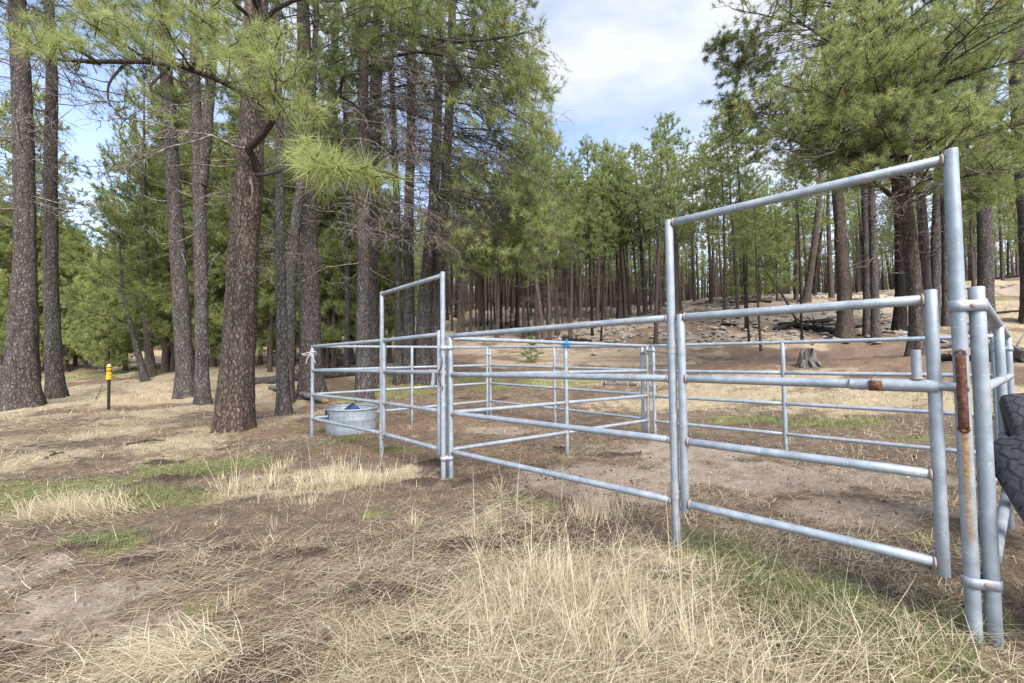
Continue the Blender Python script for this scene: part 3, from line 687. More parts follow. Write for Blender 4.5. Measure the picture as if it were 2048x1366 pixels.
# ------------------------------------------------------------ logs, stump, fallen branches, rocks
def log(name, label, cat, p, q, r0, r1, mat, seed, bend=.06, knots=5, endmat=None, group=None, sides=14):
    g = np.random.default_rng(seed); p = np.asarray(p, float); q = np.asarray(q, float); L = np.linalg.norm(q - p); n = max(6, int(L / .18)); s = np.linspace(0, 1, n)
    t = thing(name, label, cat, p, group)
    path = p + (q - p) * s[:, None]; path[:, 2] += np.sin(s * np.pi) * bend * L * .1; path[:, :2] += np.cumsum(g.normal(size=(n, 2)), 0) * .008 * L / n * 6
    gz = zfun(path[:, 0], path[:, 1]); rad = (r0 + (r1 - r0) * s) * (1 + (g.random(n) - .5) * .16); path[:, 2] = np.maximum(path[:, 2], gz + rad * .5)
    V, F = tubes((path - p)[None], rad[None], sides); cc = np.repeat(path - p, sides, 0); V = cc + (V - cc) * (1 + (g.random(len(V))[:, None] - .5) * .2)
    m = MB().add(V, F)
    m.build('trunk', [mat], t)
    e = MB()
    for ring, c, sg in ((0, path[0] - p, -1), (n - 1, path[-1] - p, 1)):
        idx = np.arange(sides) + ring * sides; d = unit(path[-1] - path[0]) * sg
        mid = c + (V[idx] - c) * .5 + d * (g.random((sides, 1)) * rad[ring] * (.9 if endmat else .3)); k = np.arange(sides); k2 = (k + 1) % sides
        e.add(np.concatenate([V[idx], mid, [c + d * rad[ring] * .5]]), np.stack([k, k2, k2 + sides, k + sides], 1)); e.add(np.concatenate([mid, [c + d * rad[ring] * .5]]), np.stack([k, k2, np.full(sides, sides)], 1))
    e.build('broken_end', [endmat or mat], t)
    if knots:
        st = MB()
        for i in range(knots):
            k = g.integers(1, n - 1); d = unit(g.normal(size=3) * (1, 1, .6) + (0, 0, .35)); l = rad[k] * (1.5 + g.random() * 3); st.tube([path[k] - p + d * rad[k] * .5, path[k] - p + d * (rad[k] + l * .5) + g.normal(size=3) * .02, path[k] - p + d * (rad[k] + l)], [rad[k] * .22, rad[k] * .16, rad[k] * .06], 6)
        st.build('branch_stub', [mat], t)
    return t
def gp(u, v, dz=0.0):
    h = hit(u, v); return np.array([h[0], h[1], h[2] + dz])
def onray(u, v, Y): return W(u, v, Y)
log('fallen_log', 'long dark fallen log lying behind the big foreground pine', 'log', gp(508, 771, .12), gp(735, 752, .15), .17, .13, BARK, 1)
log('fallen_log', 'grey fallen log with a bright orange split end near the corner post', 'log', gp(652, 808, .10), gp(540, 780, .1), .095, .07, OLDWOOD, 2, knots=3, endmat=SPLIT)
log('fallen_log', 'pale log end lying in the field at the far left edge', 'log', gp(-40, 757, .15), gp(14, 754, .15), .13, .12, OLDWOOD, 3, knots=2)
log('charred_log', 'short thick charred log in front of the pale rocks, beyond the blue twine', 'log', gp(1128, 685, .1), gp(1186, 687, .1), .26, .12, CHARWOOD, 4)
log('charred_log', 'charred log slanting up beside the thin young trunk', 'log', gp(1548, 664, .1), onray(1600, 643, hit(1600, 652)[1]), .11, .16, CHARWOOD, 5)
log('charred_log', 'charred log lying against the foot of the burnt-scarred pine', 'log', gp(1588, 655, .15), gp(1672, 668, .1), .15, .20, CHARWOOD, 6)
log('charred_log', 'charred log lying highest among the rocks, above the other two', 'log', gp(1612, 652, .2), gp(1658, 648, .2), .11, .16, CHARWOOD, 7)
log('charred_log', 'small charred log beside the pale boulder past the gate hinge', 'log', gp(1444, 652, .1), gp(1476, 655, .1), .13, .1, CHARWOOD, 8)
log('driftwood_log', 'thick grey weathered log at the right edge beyond the side panel', 'log', gp(1990, 707, .1), gp(2075, 722, .12), .17, .2, OLDWOOD, 9)
log('driftwood_log', 'thin grey weathered log, upper one of the pile behind the gate post', 'log', gp(1880, 704, .2), gp(1990, 700, .2), .09, .07, OLDWOOD, 10)
log('driftwood_log', 'thin dark log, lower one of the pile behind the gate post', 'log', gp(1885, 722, .1), gp(1985, 726, .1), .11, .08, CHARWOOD, 11)
log('wood_slab', 'chunk of weathered bark lying in the grass behind the divider', 'wood', gp(1210, 772, .03), gp(1272, 770, .05), .10, .06, OLDWOOD, 12, knots=3)
log('fallen_branch', 'dead branch lying on the hillside at the right edge', 'branch', gp(1950, 634, .1), gp(2060, 625, .15), .09, .05, CHARWOOD, 13, knots=6)
log('fallen_branch', 'dead branch lying along the bare hilltop at the right edge', 'branch', gp(1985, 560, .1), gp(2060, 553, .15), .11, .06, CHARWOOD, 14, knots=7)
def stick(label, pts, r, seed):
    P3 = [gp(u, v, dz) for u, v, dz in pts]; o = P3[0]; m = MB(); P3 = np.array(P3) - o; m.tube(P3, np.linspace(r, r * .4, len(P3)), 7); g = np.random.default_rng(seed)
    for i in range(3):
        k = g.integers(0, len(P3) - 1); a = P3[k] + (P3[k + 1] - P3[k]) * g.random(); d = unit(unit(P3[k + 1] - P3[k]) + g.normal(size=3) * (.7, .7, .15) + (0, 0, .12)); m.tube([a, a + d * .12 + g.normal(size=3) * .02, a + d * (.12 + .15 * g.random())], [r * .5, r * .35, r * .15], 5)
    tag(m.build('fallen_stick', [LIMB], None, o), label, 'stick')
stick('forked dead stick lying on the grass in front of the big pine', [(252, 892, .03), (290, 888, .05), (330, 884, .03)], .022, 1)
stick('short bent stick lying in the grass left of the forked stick', [(92, 918, .02), (108, 911, .03), (128, 908, .02)], .014, 2)
stick('thin twig on the needles just in front of the big pine', [(432, 903, .02), (460, 897, .03), (482, 893, .02)], .012, 3)
stick('bent twig sticking up beside the yellow marker post', [(191, 800, .02), (200, 787, .1), (203, 781, .25)], .012, 4)

def stump():
    c = gp(1616, 731); t = thing('stump', 'jagged grey weathered stump in the grass beyond the rear panel', 'stump', c); g = np.random.default_rng(5); n = 90; H = 10; R0 = .30 * c[1] / 12
    th = np.arange(n) * 2 * np.pi / n; V = []
    prof = (fbm(np.cos(th) * 1.3 + 5, np.sin(th) * 1.3 + 5, 9, 3) - .3) * 1.1 + .25
    spike = _hash(np.arange(n), np.zeros(n), 4); top = np.clip(prof + spike * .22 + .28 * np.clip(np.cos(th - .2), 0, 1), .16, .9) * .6
    rid = .8 + .2 * np.abs(np.sin(th * 8.5 + 2 * np.sin(th * 3)))
    for i in range(H):
        s = i / (H - 1); r = R0 * (1.18 - .62 * s ** .7) * rid * (1 + (g.random(n) - .5) * .06); V.append(np.stack([np.cos(th) * r, np.sin(th) * r, -.08 + (top + .08) * s], 1))
    V.append(np.stack([np.cos(th) * R0 * .3, np.sin(th) * R0 * .3, top * .55], 1)); V.append(np.array([[0, 0, .2]]))
    k = np.arange(n); F = np.concatenate([np.stack([q * n + k, q * n + (k + 1) % n, (q + 1) * n + (k + 1) % n, (q + 1) * n + k], 1) for q in range(H)])
    MB().add(np.concatenate(V), F, np.stack([H * n + k, H * n + (k + 1) % n, np.full(n, (H + 1) * n)], 1)).build('body', [OLDWOOD], t)
    r = MB()
    for a in (3.6, 4.4, 5.2, 6.1): d = np.array([math.cos(a), math.sin(a), 0]); r.tube([d * R0 * .7 + UPZ * .14, d * R0 * 1.0 + UPZ * .05, d * R0 * 1.22 - UPZ * .05], [.07, .05, .02], 7)
    r.build('root', [OLDWOOD], t)
stump()
_lg = np.random.default_rng(21)
for i in range(12):
    u, v = _lg.uniform(1000, 1820), _lg.uniform(602, 672); a = hit(u, v); th = _lg.uniform(-.5, .5) + (np.pi if _lg.random() < .5 else 0); ln = _lg.uniform(1.5, 4); b = a + np.array([math.cos(th), math.sin(th), 0]) * ln; b[2] = float(zbase(b[0], b[1])) + _lg.uniform(.05, .25)
    log('fallen_pole', 'thin dead pole lying among the rocks on the slope', 'log', a + (0, 0, .08), b, _lg.uniform(.06, .11), .04, [CHARWOOD, OLDWOOD, LIMB][i % 3], 40 + i, knots=3, group='dead poles lying on the slope', sides=8)

def rock_mesh(seed):
    import bmesh
    bm = bmesh.new(); bmesh.ops.create_icosphere(bm, subdivisions=4, radius=1.0); V = np.array([v.co[:] for v in bm.verts]); F = np.array([[v.index for v in f.verts] for f in bm.faces]); bm.free()
    g = np.random.default_rng(seed)
    for i in range(11):
        d = unit(g.normal(size=3) * (1, 1, .8)); h = .55 + g.random() * .3; s = V @ d; V = V - np.maximum(s - h, 0)[:, None] * d * .93
    nn = fbm(V[:, 0] * 2.2 + V[:, 2] * 1.7 + seed, V[:, 1] * 2.2 - V[:, 2], seed, 4) - .5
    return mesh_np('rock', V * (1 + nn[:, None] * .26) * (1, .8, .62), [F], ROCK, smooth=False)
ROCKS = [rock_mesh(s) for s in range(6)]
_rg = np.random.default_rng(12)
def rock(u, v, wpx, label, group=None, fl=1.0):
    p = hit(u, v); st = math.sqrt(1 + ((u - 1024) / F_PX) ** 2); r = wpx * p[1] / F_PX / st * .44
    if p[1] > 110: return
    o = link('rock', ROCKS[_rg.integers(6)], None, (p[0], p[1], p[2] + r * .18 * fl)); o.scale = (r, r * (.8 + .4 * _rg.random()), r * fl * (.8 + .4 * _rg.random())); o.rotation_euler = (0, 0, _rg.random() * 6.28)
    tag(o, label, 'rock', group)
rock(1401, 684, 22, 'rounded pale boulder lowest on the slope, just past the large gate hinge')
rock(1586, 668, 48, 'broad flat pale boulder under the crossed charred logs', None, .7)
rock(1480, 656, 22, 'pale boulder beside the small charred log')
rock(1665, 640, 34, 'large pale boulder next to the burnt-scarred pine')
rock(1398, 608, 36, 'low ledge of grey rock on the ridge above the gate hinge', None, .6)
rock(1067, 678, 13, 'pointed pale rock beside the leaning trunks beyond the divider', None, 1.6)
for u, v, wp in [(1449, 680, 18), (1471, 682, 20), (1545, 674, 16), (1422, 656, 20), (1538, 641, 24), (1568, 648, 26), (1620, 640, 34), (1526, 590, 24), (1550, 592, 20), (1510, 596, 26), (1570, 596, 22), (1638, 590, 22), (1720, 590, 26), (1771, 634, 34), (1779, 645, 26), (1055, 681, 14), (1119, 677, 20),
                 (1160, 672, 26), (1130, 672, 16), (1188, 678, 15), (1235, 684, 26), (1282, 672, 9), (1260, 676, 12), (1220, 670, 14), (1300, 683, 10), (1340, 668, 14), (1365, 662, 12), (1380, 675, 10), (1500, 660, 14), (1515, 673, 10), (1640, 625, 24), (1700, 625, 20), (1590, 622, 20), (1560, 615, 18), (1490, 622, 16), (1440, 628, 16), (1360, 640, 14),
                 (1740, 612, 20), (1800, 600, 24), (1905, 598, 18), (1690, 600, 18), (1600, 604, 22), (1470, 606, 18), (1330, 622, 14), (1290, 640, 12), (1240, 650, 14), (1180, 648, 10), (1100, 662, 9), (960, 690, 8), (990, 688, 9), (320, 728, 14), (345, 724, 16), (300, 722, 14), (370, 722, 12), (270, 726, 10)]:
    rock(u, v, wp, 'pale weathered rock among the scattered rocks on the slope', 'rocks scattered on the slope')
for i in range(90):
    rock(_rg.uniform(1060, 1830), 592 + 95 * _rg.random() ** .7, _rg.uniform(5, 12), 'pale weathered rock among the scattered rocks on the slope', 'rocks scattered on the slope')
def stones():
    g = np.random.default_rng(3); base = np.array([(1, 0, 0), (-1, 0, 0), (0, 1, 0), (0, -1, 0), (0, 0, 1), (0, 0, -.6), (.6, .6, .5), (-.6, .5, .5), (.5, -.65, .4), (-.6, -.6, .5)], float)
    f = np.array([(0, 6, 8), (8, 6, 4), (6, 2, 4), (6, 0, 2), (2, 7, 4), (7, 1, 4), (1, 7, 2), (7, 9, 4), (1, 9, 7), (9, 3, 8), (9, 8, 4), (3, 9, 1), (3, 0, 8), (8, 3, 0), (9, 3, 1)])
    m = MB()
    for i in range(1500):
        p = hit(g.uniform(1040, 1900), 590 + 98 * g.random() ** .8) if i < 900 else None
        if p is None:
            X, Y = g.uniform(-14, 45), g.uniform(20, 48); p = np.array([X, Y, 0]); p[2] = float(zbase(X, Y))
            if X < 2 and g.random() > .3: continue
        if p[1] > 60: continue
        s = g.uniform(.05, .2) * (.6 + p[1] / 50); R = np.array(Matrix.Rotation(g.random() * 6.28, 3, 'Z')); m.add(base * s * g.uniform(.6, 1.3, (10, 3)) * (1, 1, .7) @ R.T + p + (0, 0, s * .2), f)
    tag(m.build('loose_stones', [ROCK], None, smooth=False), 'loose pale stones littering the slope behind the corral', 'stones', kind='stuff')
stones()
#PART3
# ------------------------------------------------------------ pines
class Wood:
    """limbs (tubes) and needle tufts of one tree, in coordinates local to its root"""
    def __init__(s, seed): s.g = np.random.default_rng(seed); s.T = {}; s.TP = []; s.TD = []; s.TL = []; s.TT = []
    def tube(s, P, R, sides): s.T.setdefault((P.shape[1], sides), []).append((P, R))
    def branch(s, way, r0, nsub=7, subL=.9, ntw=3, twL=.35, L=.18, tint=.5, bare=0.0, t0=.3, up=.25, r1=.25, wob=.035, droop=0.0, along=1):
        g = s.g; way = np.asarray(way, float)
        if len(way) == 2: m = (way[0] + way[1]) / 2 + g.normal(size=3) * np.linalg.norm(way[1] - way[0]) * .05; way = np.stack([way[0], m, way[1]])
        n = 11; k = np.linspace(0, len(way) - 1, n)
        # Catmull-Rom through the way-points
        i = np.minimum(k.astype(int), len(way) - 2); f = (k - i)[:, None]
        p0, p1, p2, p3 = way[np.maximum(i - 1, 0)], way[i], way[i + 1], way[np.minimum(i + 2, len(way) - 1)]
        path = .5 * (2 * p1 + (p2 - p0) * f + (2 * p0 - 5 * p1 + 4 * p2 - p3) * f ** 2 + (3 * p1 - p0 - 3 * p2 + p3) * f ** 3)
        Lb = np.linalg.norm(np.diff(path, axis=0), axis=1).sum(); path[1:] += np.cumsum(g.normal(size=(n - 1, 3)), 0) * wob * Lb / n
        tt = np.linspace(0, 1, n); s.tube(path[None], (r0 * (1 - (1 - r1) * tt ** .8))[None], 6)
        if nsub == 0: return path
        ts = np.sort(g.uniform(t0, 1, nsub)); ts[-1] = 1.0; kk = ts * (n - 1); i = np.minimum(kk.astype(int), n - 2); f = (kk - i)[:, None]
        B = path[i] * (1 - f) + path[i + 1] * f; D = unit(path[i + 1] - path[i])
        sd = unit(np.cross(D, UPZ) + 1e-6); sg = np.where(np.arange(nsub) % 2 == 0, 1., -1.)[:, None]
        d = unit(D * g.uniform(.35, 1.0, (nsub, 1)) + sd * sg * g.uniform(.4, 1.0, (nsub, 1)) + UPZ * (up + g.normal(size=(nsub, 1)) * .3)); d[-1] = unit(D[-1] + UPZ * up * .5)
        sl = subL * (1.15 - .6 * ts) * g.uniform(.55, 1.25, nsub)
        u = np.linspace(0, 1, 5)[None, :, None]; curve = (UPZ * (up * .8 - droop))[None, None] * u ** 2
        SP = B[:, None] + (d[:, None] * u + curve + np.cumsum(g.normal(size=(nsub, 5, 3)), 1) * .05 * (u > 0)) * sl[:, None, None]
        rs = np.minimum(r0 * .38, .006 + .014 * sl); s.tube(SP, rs[:, None] * np.linspace(1, .4, 5)[None], 4)
        # twigs
        q = nsub * ntw; si = np.repeat(np.arange(nsub), ntw); tv = g.uniform(.3, 1, q); kk = tv * 4; i = np.minimum(kk.astype(int), 3); f = (kk - i)[:, None]
        TB = SP[si, i] * (1 - f) + SP[si, i + 1] * f; SD = unit(SP[si, i + 1] - SP[si, i])
        td = unit(SD * .7 + g.normal(size=(q, 3)) * .62 + UPZ * (up * .9 - droop)); tl = twL * g.uniform(.4, 1.3, q)
        u = np.linspace(0, 1, 4)[None, :, None]
        TP = TB[:, None] + (td[:, None] * u + (UPZ * (.25 - droop * .6))[None, None] * u ** 2 + np.cumsum(g.normal(size=(q, 4, 3)), 1) * .06 * (u > 0)) * tl[:, None, None]
        s.tube(TP, np.full((q, 1), min(.0065, rs.min() * .8 + .002)) * np.linspace(1, .5, 4)[None], 3)
        keep = g.random(q) >= bare; ks = g.random(nsub) >= bare
        P_ = np.concatenate([TP[keep, -1], SP[ks, -1]]); D_ = np.concatenate([unit(TP[keep, -1] - TP[keep, -2]), unit(SP[ks, -1] - SP[ks, -2])])
        if along:
            P_ = np.concatenate([P_, TP[keep, 2]]); D_ = np.concatenate([D_, unit(TP[keep, 2] - TP[keep, 1])])
        tb = tint + g.normal() * .07
        s.TP.append(P_); s.TD.append(D_); s.TL.append(np.full(len(P_), L) * g.uniform(.75, 1.15, len(P_)))
        tv = np.clip(tb + g.normal(size=len(P_)) * .10, .12, 1); tv[g.random(len(P_)) < .012] = .02; s.TT.append(tv)
        return path
    def limbs(s, name, mat, parent):
        V = []; F = []; n = 0
        for (m, sides), L in s.T.items():
            P_ = np.concatenate([a for a, b in L]); R = np.concatenate([b for a, b in L]); v, f = tubes(P_, R, sides); V.append(v); F.append(f + n); n += len(v)
        return link(name, mesh_np(name, np.concatenate(V), [np.concatenate(F)], mat), parent)
    def needles(s, name, mat, parent, n=30, w=.008, spread=(.9, .35), up=.15):
        if not s.TP: return None
        return link(name, needle_mesh(name, np.concatenate(s.TP), np.concatenate(s.TD), np.concatenate(s.TL), np.concatenate(s.TT), n, w, mat, s.g, spread, up), parent)
def needle_mesh(name, P_, D, L, T, n, w, mat, g, spread=(.9, .35), up=.15):
    N = len(P_) * n; i = np.repeat(np.arange(len(P_)), n); D = D[i]; L_ = L[i]
    rv = g.normal(size=(N, 3)); pr = unit(rv - D * (rv * D).sum(1, keepdims=True)); a = np.clip(g.normal(spread[0], spread[1], N), .05, 2.2)[:, None]
    d = unit(D * np.cos(a) + pr * np.sin(a) + UPZ * up); base = P_[i] - D * (g.random((N, 1)) * .75 * L_[:, None])
    sd = unit(np.cross(d, g.normal(size=(N, 3)))) * (w / 2); tip = base + d * (L_ * g.uniform(.7, 1.1, N))[:, None]; tip[:, 2] -= L_ * .08
    V = np.empty((N, 3, 3)); V[:, 0] = base - sd; V[:, 1] = base + sd; V[:, 2] = tip
    tint = np.clip(T[i] + g.normal(size=N) * .06, 0, 1)
    return mesh_np(name, V.reshape(-1, 3), [np.arange(N * 3).reshape(-1, 3)], mat, {'tint': np.repeat(tint, 3)}, smooth=False)

def trunk_mesh(path, rad, sides=28, seed=0, flare=.35, mat=None, ridge=.07):
    """tapered trunk with plated-bark relief and root flare; path local"""
    L = np.concatenate([[0], np.cumsum(np.linalg.norm(np.diff(path, axis=0), axis=1))]); n = max(8, int(L[-1] / .16)); n = min(n, 150); s = np.linspace(0, L[-1], n)
    # smooth interpolation
    pp = np.stack([np.interp(s, L, path[:, k]) for k in range(3)], 1); rr = np.interp(s, L, rad)
    for _ in range(4): pp[1:-1] = (pp[:-2] + 2 * pp[1:-1] + pp[2:]) / 4; rr[1:-1] = (rr[:-2] + 2 * rr[1:-1] + rr[2:]) / 4
    V, F = tubes(pp[None], rr[None], sides); c = np.repeat(pp, sides, 0); th = np.tile(np.arange(sides) * 2 * np.pi / sides, n); h = np.repeat(s, sides); r0 = rr[0]
    nz = fbm(np.cos(th) * 2.5 + seed * 3.1 + 7 + np.sin(th) * .7, np.sin(th) * 2.5 + h * .8, seed, 3) - .5
    pl = vnoise(th / (2 * np.pi) * sides * .5, h * 4 + seed, seed + 5) - .5
    rt = flare * 1.15 * np.exp(-h / (r0 * 1.9)) * (.6 + .8 * np.abs(np.sin(th * 2.5 + seed)) ** 1.5)
    V = c + (V - c) * (1 + nz * .16 + pl * ridge * 2 + rt)[:, None]
    return mesh_np('trunk', V, [F], mat)
def stubs(wd, path, rad, n, h0, h1, l=(.3, 1.3), droop=-.1, nsub=0, r=.018):
    """dead snapped-off or bare branches along a trunk"""
    g = wd.g; L = np.concatenate([[0], np.cumsum(np.linalg.norm(np.diff(path, axis=0), axis=1))])
    for i in range(n):
        h = g.uniform(h0, h1)
        if h > L[-1]: continue
        c = np.array([np.interp(h, L, path[:, k]) for k in range(3)]); a = g.random() * 6.28; ln = g.uniform(*l); d = np.array([math.cos(a), math.sin(a), droop + g.normal() * .25])
        e = c + unit(d) * ln; e2 = e + unit(d + (0, 0, .5 * g.normal()) + g.normal(size=3) * .4) * ln * .4
        wd.branch([c, (c + e) / 2 + g.normal(size=3) * .06 * ln, e, e2], r * g.uniform(.6, 1.3) * (.6 + .4 * ln), nsub=nsub, subL=ln * .45, ntw=2, twL=.25, bare=1.0, droop=.2, r1=.2, wob=.08)

def whorls(wd, path, rad, h0, h1, nb, lmax, L, tint, nsub, ntw, ltop=.5, droop=.15, twL=.4, shape=.3, r=.03, bare=0.0, asym=None):
    """living crown: branches all round between heights h0 and h1"""
    g = wd.g; Lc = np.concatenate([[0], np.cumsum(np.linalg.norm(np.diff(path, axis=0), axis=1))])
    for i in range(nb):
        f = (i + g.random()) / nb; h = h0 + (h1 - h0) * f
        c = np.array([np.interp(h, Lc, path[:, k]) for k in range(3)]); a = i * 2.4 + g.normal() * .4
        ln = (ltop + (lmax - ltop) * (min(1, f / shape) ** .5 if f < shape else (1 - ((f - shape) / (1 - shape)) ** 1.3))) * g.uniform(.6, 1.15)
        el = -droop * (1 - f) * 1.6 + .75 * f ** 1.5 + g.normal() * .16
        d = np.array([math.cos(a), math.sin(a), el])
        if asym is not None: ln *= 1 + .5 * np.dot(d[:2], asym)
        e = c + unit(d) * ln; m = (c + e) / 2 + UPZ * ln * (.06 - droop * .25) + g.normal(size=3) * .05 * ln; e = e + UPZ * ln * .12
        wd.branch([c, m, e], r * (.4 + .6 * ln / lmax), nsub=max(3, int(nsub * (.5 + .5 * ln / lmax))), subL=.42 * ln * .9 + .25, ntw=ntw, twL=twL, L=L, tint=tint, bare=bare, t0=.28)

def hero(name, label, px, mat=None, group=None, H=20.0, crown=None, stub=(0, 0, 0), Yadd=0.0, seed=0, sides=28, flare=.3, needle=None, extra=None, crown_top=True, fork=None, dead=None):
    """a pine whose trunk follows picture points at its own distance"""
    b = hit(px[0][0], px[0][1]); Y0 = b[1] + Yadd
    pts = []; rad = []
    for u, v, hw in px:
        p = W(u, v, Y0); st = math.sqrt(1 + ((u - 1024) / F_PX) ** 2); pts.append(p); rad.append(hw * Y0 / F_PX / st)
    pts = np.array(pts); rad = np.array(rad); root = pts[0].copy(); root[2] = Z(root[0], root[1]); pts[0, 2] = root[2] - .12
    top = pts[-1]; d = unit(pts[-1] - pts[-2]); d = unit(d + UPZ * 1.2)
    Hn = root[2] + H
    if top[2] < Hn:
        k = max(2, int((Hn - top[2]) / 1.5)); s = np.linspace(0, 1, k + 1)[1:]
        pts = np.concatenate([pts, top + d * ((Hn - top[2]) * s)[:, None]]); rad = np.concatenate([rad, rad[-1] * (1 - .85 * s)])
    path = pts - root; t = thing(name, label, 'tree', root, group)
    link('trunk', trunk_mesh(path, rad, sides, seed, flare, mat or BARK), t)
    wd = Wood(seed + 100); dd = Wood(seed + 300)
    if fork is not None:
        fp = np.array([W(u, v, Y0) for u, v, hw in fork]) - root; fr = np.array([hw * Y0 / F_PX for u, v, hw in fork])
        link('trunk', trunk_mesh(fp, fr, 16, seed + 1, 0, mat or BARK), t)
    if crown: whorls(wd, path, rad, *crown)
    wd.spray = Wood(seed + 500)
    if extra: extra(wd, dd, path, root, Y0)
    if wd.spray.TP: wd.spray.needles('bright_needle_spray', NEEDLE, t, 44, .0058, (1.2, .45), .05)
    if stub[0]: stubs(dd, path, rad, *stub)
    if wd.T: wd.limbs('limbs', LIMB, t)
    if dd.T: dd.limbs('dead_branches', DEADWOOD, t)
    if wd.TP: wd.needles('crown', NEEDLE, t, *(needle or (30, .010)))
    return t
def w2l(root, Y0, ways):
    return [np.array([W(u, v, Y0 + dy) - root for u, v, dy in wy]) for wy in ways]

# ---- the big foreground pine with its near, bright needle sprays
def big_limbs(wd, dd, path, root, Y0):
    def br(ws, r0, **k): return wd.branch(w2l(root, Y0, [ws])[0], r0, **k)
    near = dict(subL=.5, ntw=2, twL=.2, L=.17, t0=.35, up=.3, along=0)
    # contorted limb to the left: main, then its sprays
    br([(522, 345, -.1), (498, 295, -.4), (535, 262, -.6), (543, 235, -.8), (500, 195, -1.2), (450, 168, -1.6), (385, 142, -2.0), (310, 128, -2.4), (200, 128, -2.7), (105, 122, -2.9)], .085, nsub=8, tint=.6, bare=.5, wob=.012, **near)
    for ws, n, b in [([(450, 168, -1.6), (470, 130, -2.6), (510, 105, -3.3), (545, 95, -3.6)], 7, 0), ([(450, 168, -1.6), (480, 160, -2.7), (530, 160, -3.4), (575, 170, -3.7)], 8, 0), ([(400, 147, -1.9), (430, 115, -2.8), (455, 95, -3.2), (470, 80, -3.4)], 7, 0),
                     ([(385, 142, -2), (350, 90, -2.6), (330, 50, -2.9), (320, 10, -3.1)], 8, 0), ([(385, 142, -2), (395, 90, -2.6), (400, 50, -3), (420, 15, -3.2)], 7, 0), ([(310, 128, -2.4), (270, 105, -2.8), (225, 75, -3.1), (180, 50, -3.3)], 9, .1), ([(310, 128, -2.4), (250, 60, -2.8), (200, 30, -3.1)], 8, .1),
                     ([(200, 128, -2.7), (150, 100, -3), (100, 95, -3.2), (60, 90, -3.4)], 5, .05), ([(105, 122, -2.9), (80, 100, -3.1), (60, 85, -3.3)], 3, 0), ([(500, 195, -1.2), (540, 190, -2.4), (590, 200, -3.0), (625, 225, -3.2)], 7, 0), ([(500, 195, -1.2), (510, 220, -2.5), (560, 235, -3.1)], 4, 0),
                     ([(340, 135, -2.2), (300, 170, -2.6), (330, 190, -2.8), (345, 225, -3)], 5, .9), ([(310, 128, -2.4), (360, 170, -2.8), (400, 200, -3)], 5, .9), ([(250, 128, -2.5), (220, 160, -2.7), (215, 200, -2.8), (240, 232, -2.9)], 7, .75)]:
        br(ws, .022, nsub=n, tint=.74, bare=b, **{**near, 'subL': .32})
    # bright spray hanging right of the trunk, nearest the camera: star-shaped tufts
    br([(515, 350, -.2), (545, 348, -1.2), (575, 338, -2.4), (600, 318, -3.6), (640, 315, -4.2), (700, 330, -4.4), (760, 345, -4.4), (800, 358, -4.4)], .035, nsub=0, wob=.006)
    for u, v, dy, du, dv in [(612, 268, -4.3, 0, -1), (600, 300, -4.2, -.6, -.5), (640, 300, -4.5, .5, -1), (655, 335, -4.6, .8, .5), (690, 322, -4.6, 1, -.6), (705, 345, -4.5, 1, .6), (738, 330, -4.5, 1, -.5), (752, 358, -4.4, 1, .5), (800, 356, -4.4, 1, .1), (615, 345, -4.3, -.2, 1), (650, 372, -4.3, .3, 1), (590, 330, -4.0, -1, .2), (575, 300, -3.8, -1, -.6), (670, 300, -4.5, .4, -1)]:
        p = W(u, v, Y0 + dy) - root; D = unit(W(u + du * 40, v + dv * 40, Y0 + dy - .1) - root - p); q = p - D * .16
        wd.tube(np.array([[q - D * .1, q, p]]), np.array([[.008, .006, .004]]), 5)
        st = wd.spray; k = 3; st.TP.append(np.stack([p, p - D * .05, p - D * .02])); st.TD.append(np.stack([D] * k)); st.TL.append(np.array([.30, .27, .23])); st.TT.append(np.clip(np.array([.9, .8, .86]) + wd.g.normal() * .1, 0, 1))
    g = wd.g
    for lst, dy0, Ls in [([(410, 110), (440, 90), (470, 120), (500, 95), (530, 110), (520, 140), (490, 150), (540, 160), (560, 180), (580, 150), (470, 75), (455, 140), (560, 120), (515, 175), (600, 195), (620, 215), (545, 200), (580, 222), (530, 60), (500, 50), (430, 125), (480, 100), (610, 235)], -3.5, .21),
                    ([(340, 40), (320, 20), (370, 30), (400, 40), (300, 60), (350, 75), (380, 85), (330, 95), (280, 90), (260, 70), (235, 85), (220, 60), (190, 70), (200, 95), (170, 45), (160, 90), (300, 25), (420, 20), (250, 30), (440, 40), (395, 65), (310, 80), (205, 30), (345, 10), (150, 65)], -3.1, .19),
                    ([(100, 75), (70, 90), (45, 75), (60, 60), (115, 95), (130, 75), (85, 60), (100, 100)], -3.3, .22)]:
        for u, v in lst:
            for q in range(2):
                uu, vv = u + g.normal() * 9, v + g.normal() * 9; dy = dy0 + g.normal() * .25; p = W(uu, vv, Y0 + dy) - root; D = unit(np.array([g.normal() * .8 - .3, g.normal() * .5 - .3, .55 + g.normal() * .35]))
                b0 = p - D * .28 + np.array([0, .1, -.06]); wd.tube(np.array([[b0, (b0 + p) / 2 + g.normal(size=3) * .015, p]]), np.array([[.007, .005, .003]]), 5)
                wd.TP.append(np.stack([p, p - D * .06])); wd.TD.append(np.stack([D, D])); wd.TL.append(np.array([Ls, Ls * .85])); wd.TT.append(np.clip(np.array([.8, .74]) + g.normal() * .07, .2, 1))
    # higher limbs and foliage mass above
    for ws, n, tn in [([(512, 40, 0), (470, 10, -1), (420, -30, -2), (350, -60, -3)], 14, .5), ([(512, 60, 0), (560, 20, -1.2), (620, 0, -2), (680, -10, -2.6)], 12, .5), ([(512, 20, 0), (490, -60, -1.5), (440, -120, -3)], 14, .5), ([(514, 0, 0), (560, -90, -2), (640, -120, -3)], 14, .5)]:
        br(ws, .05, nsub=n, tint=tn + .1, subL=.8, ntw=2, twL=.3, L=.18, along=0)
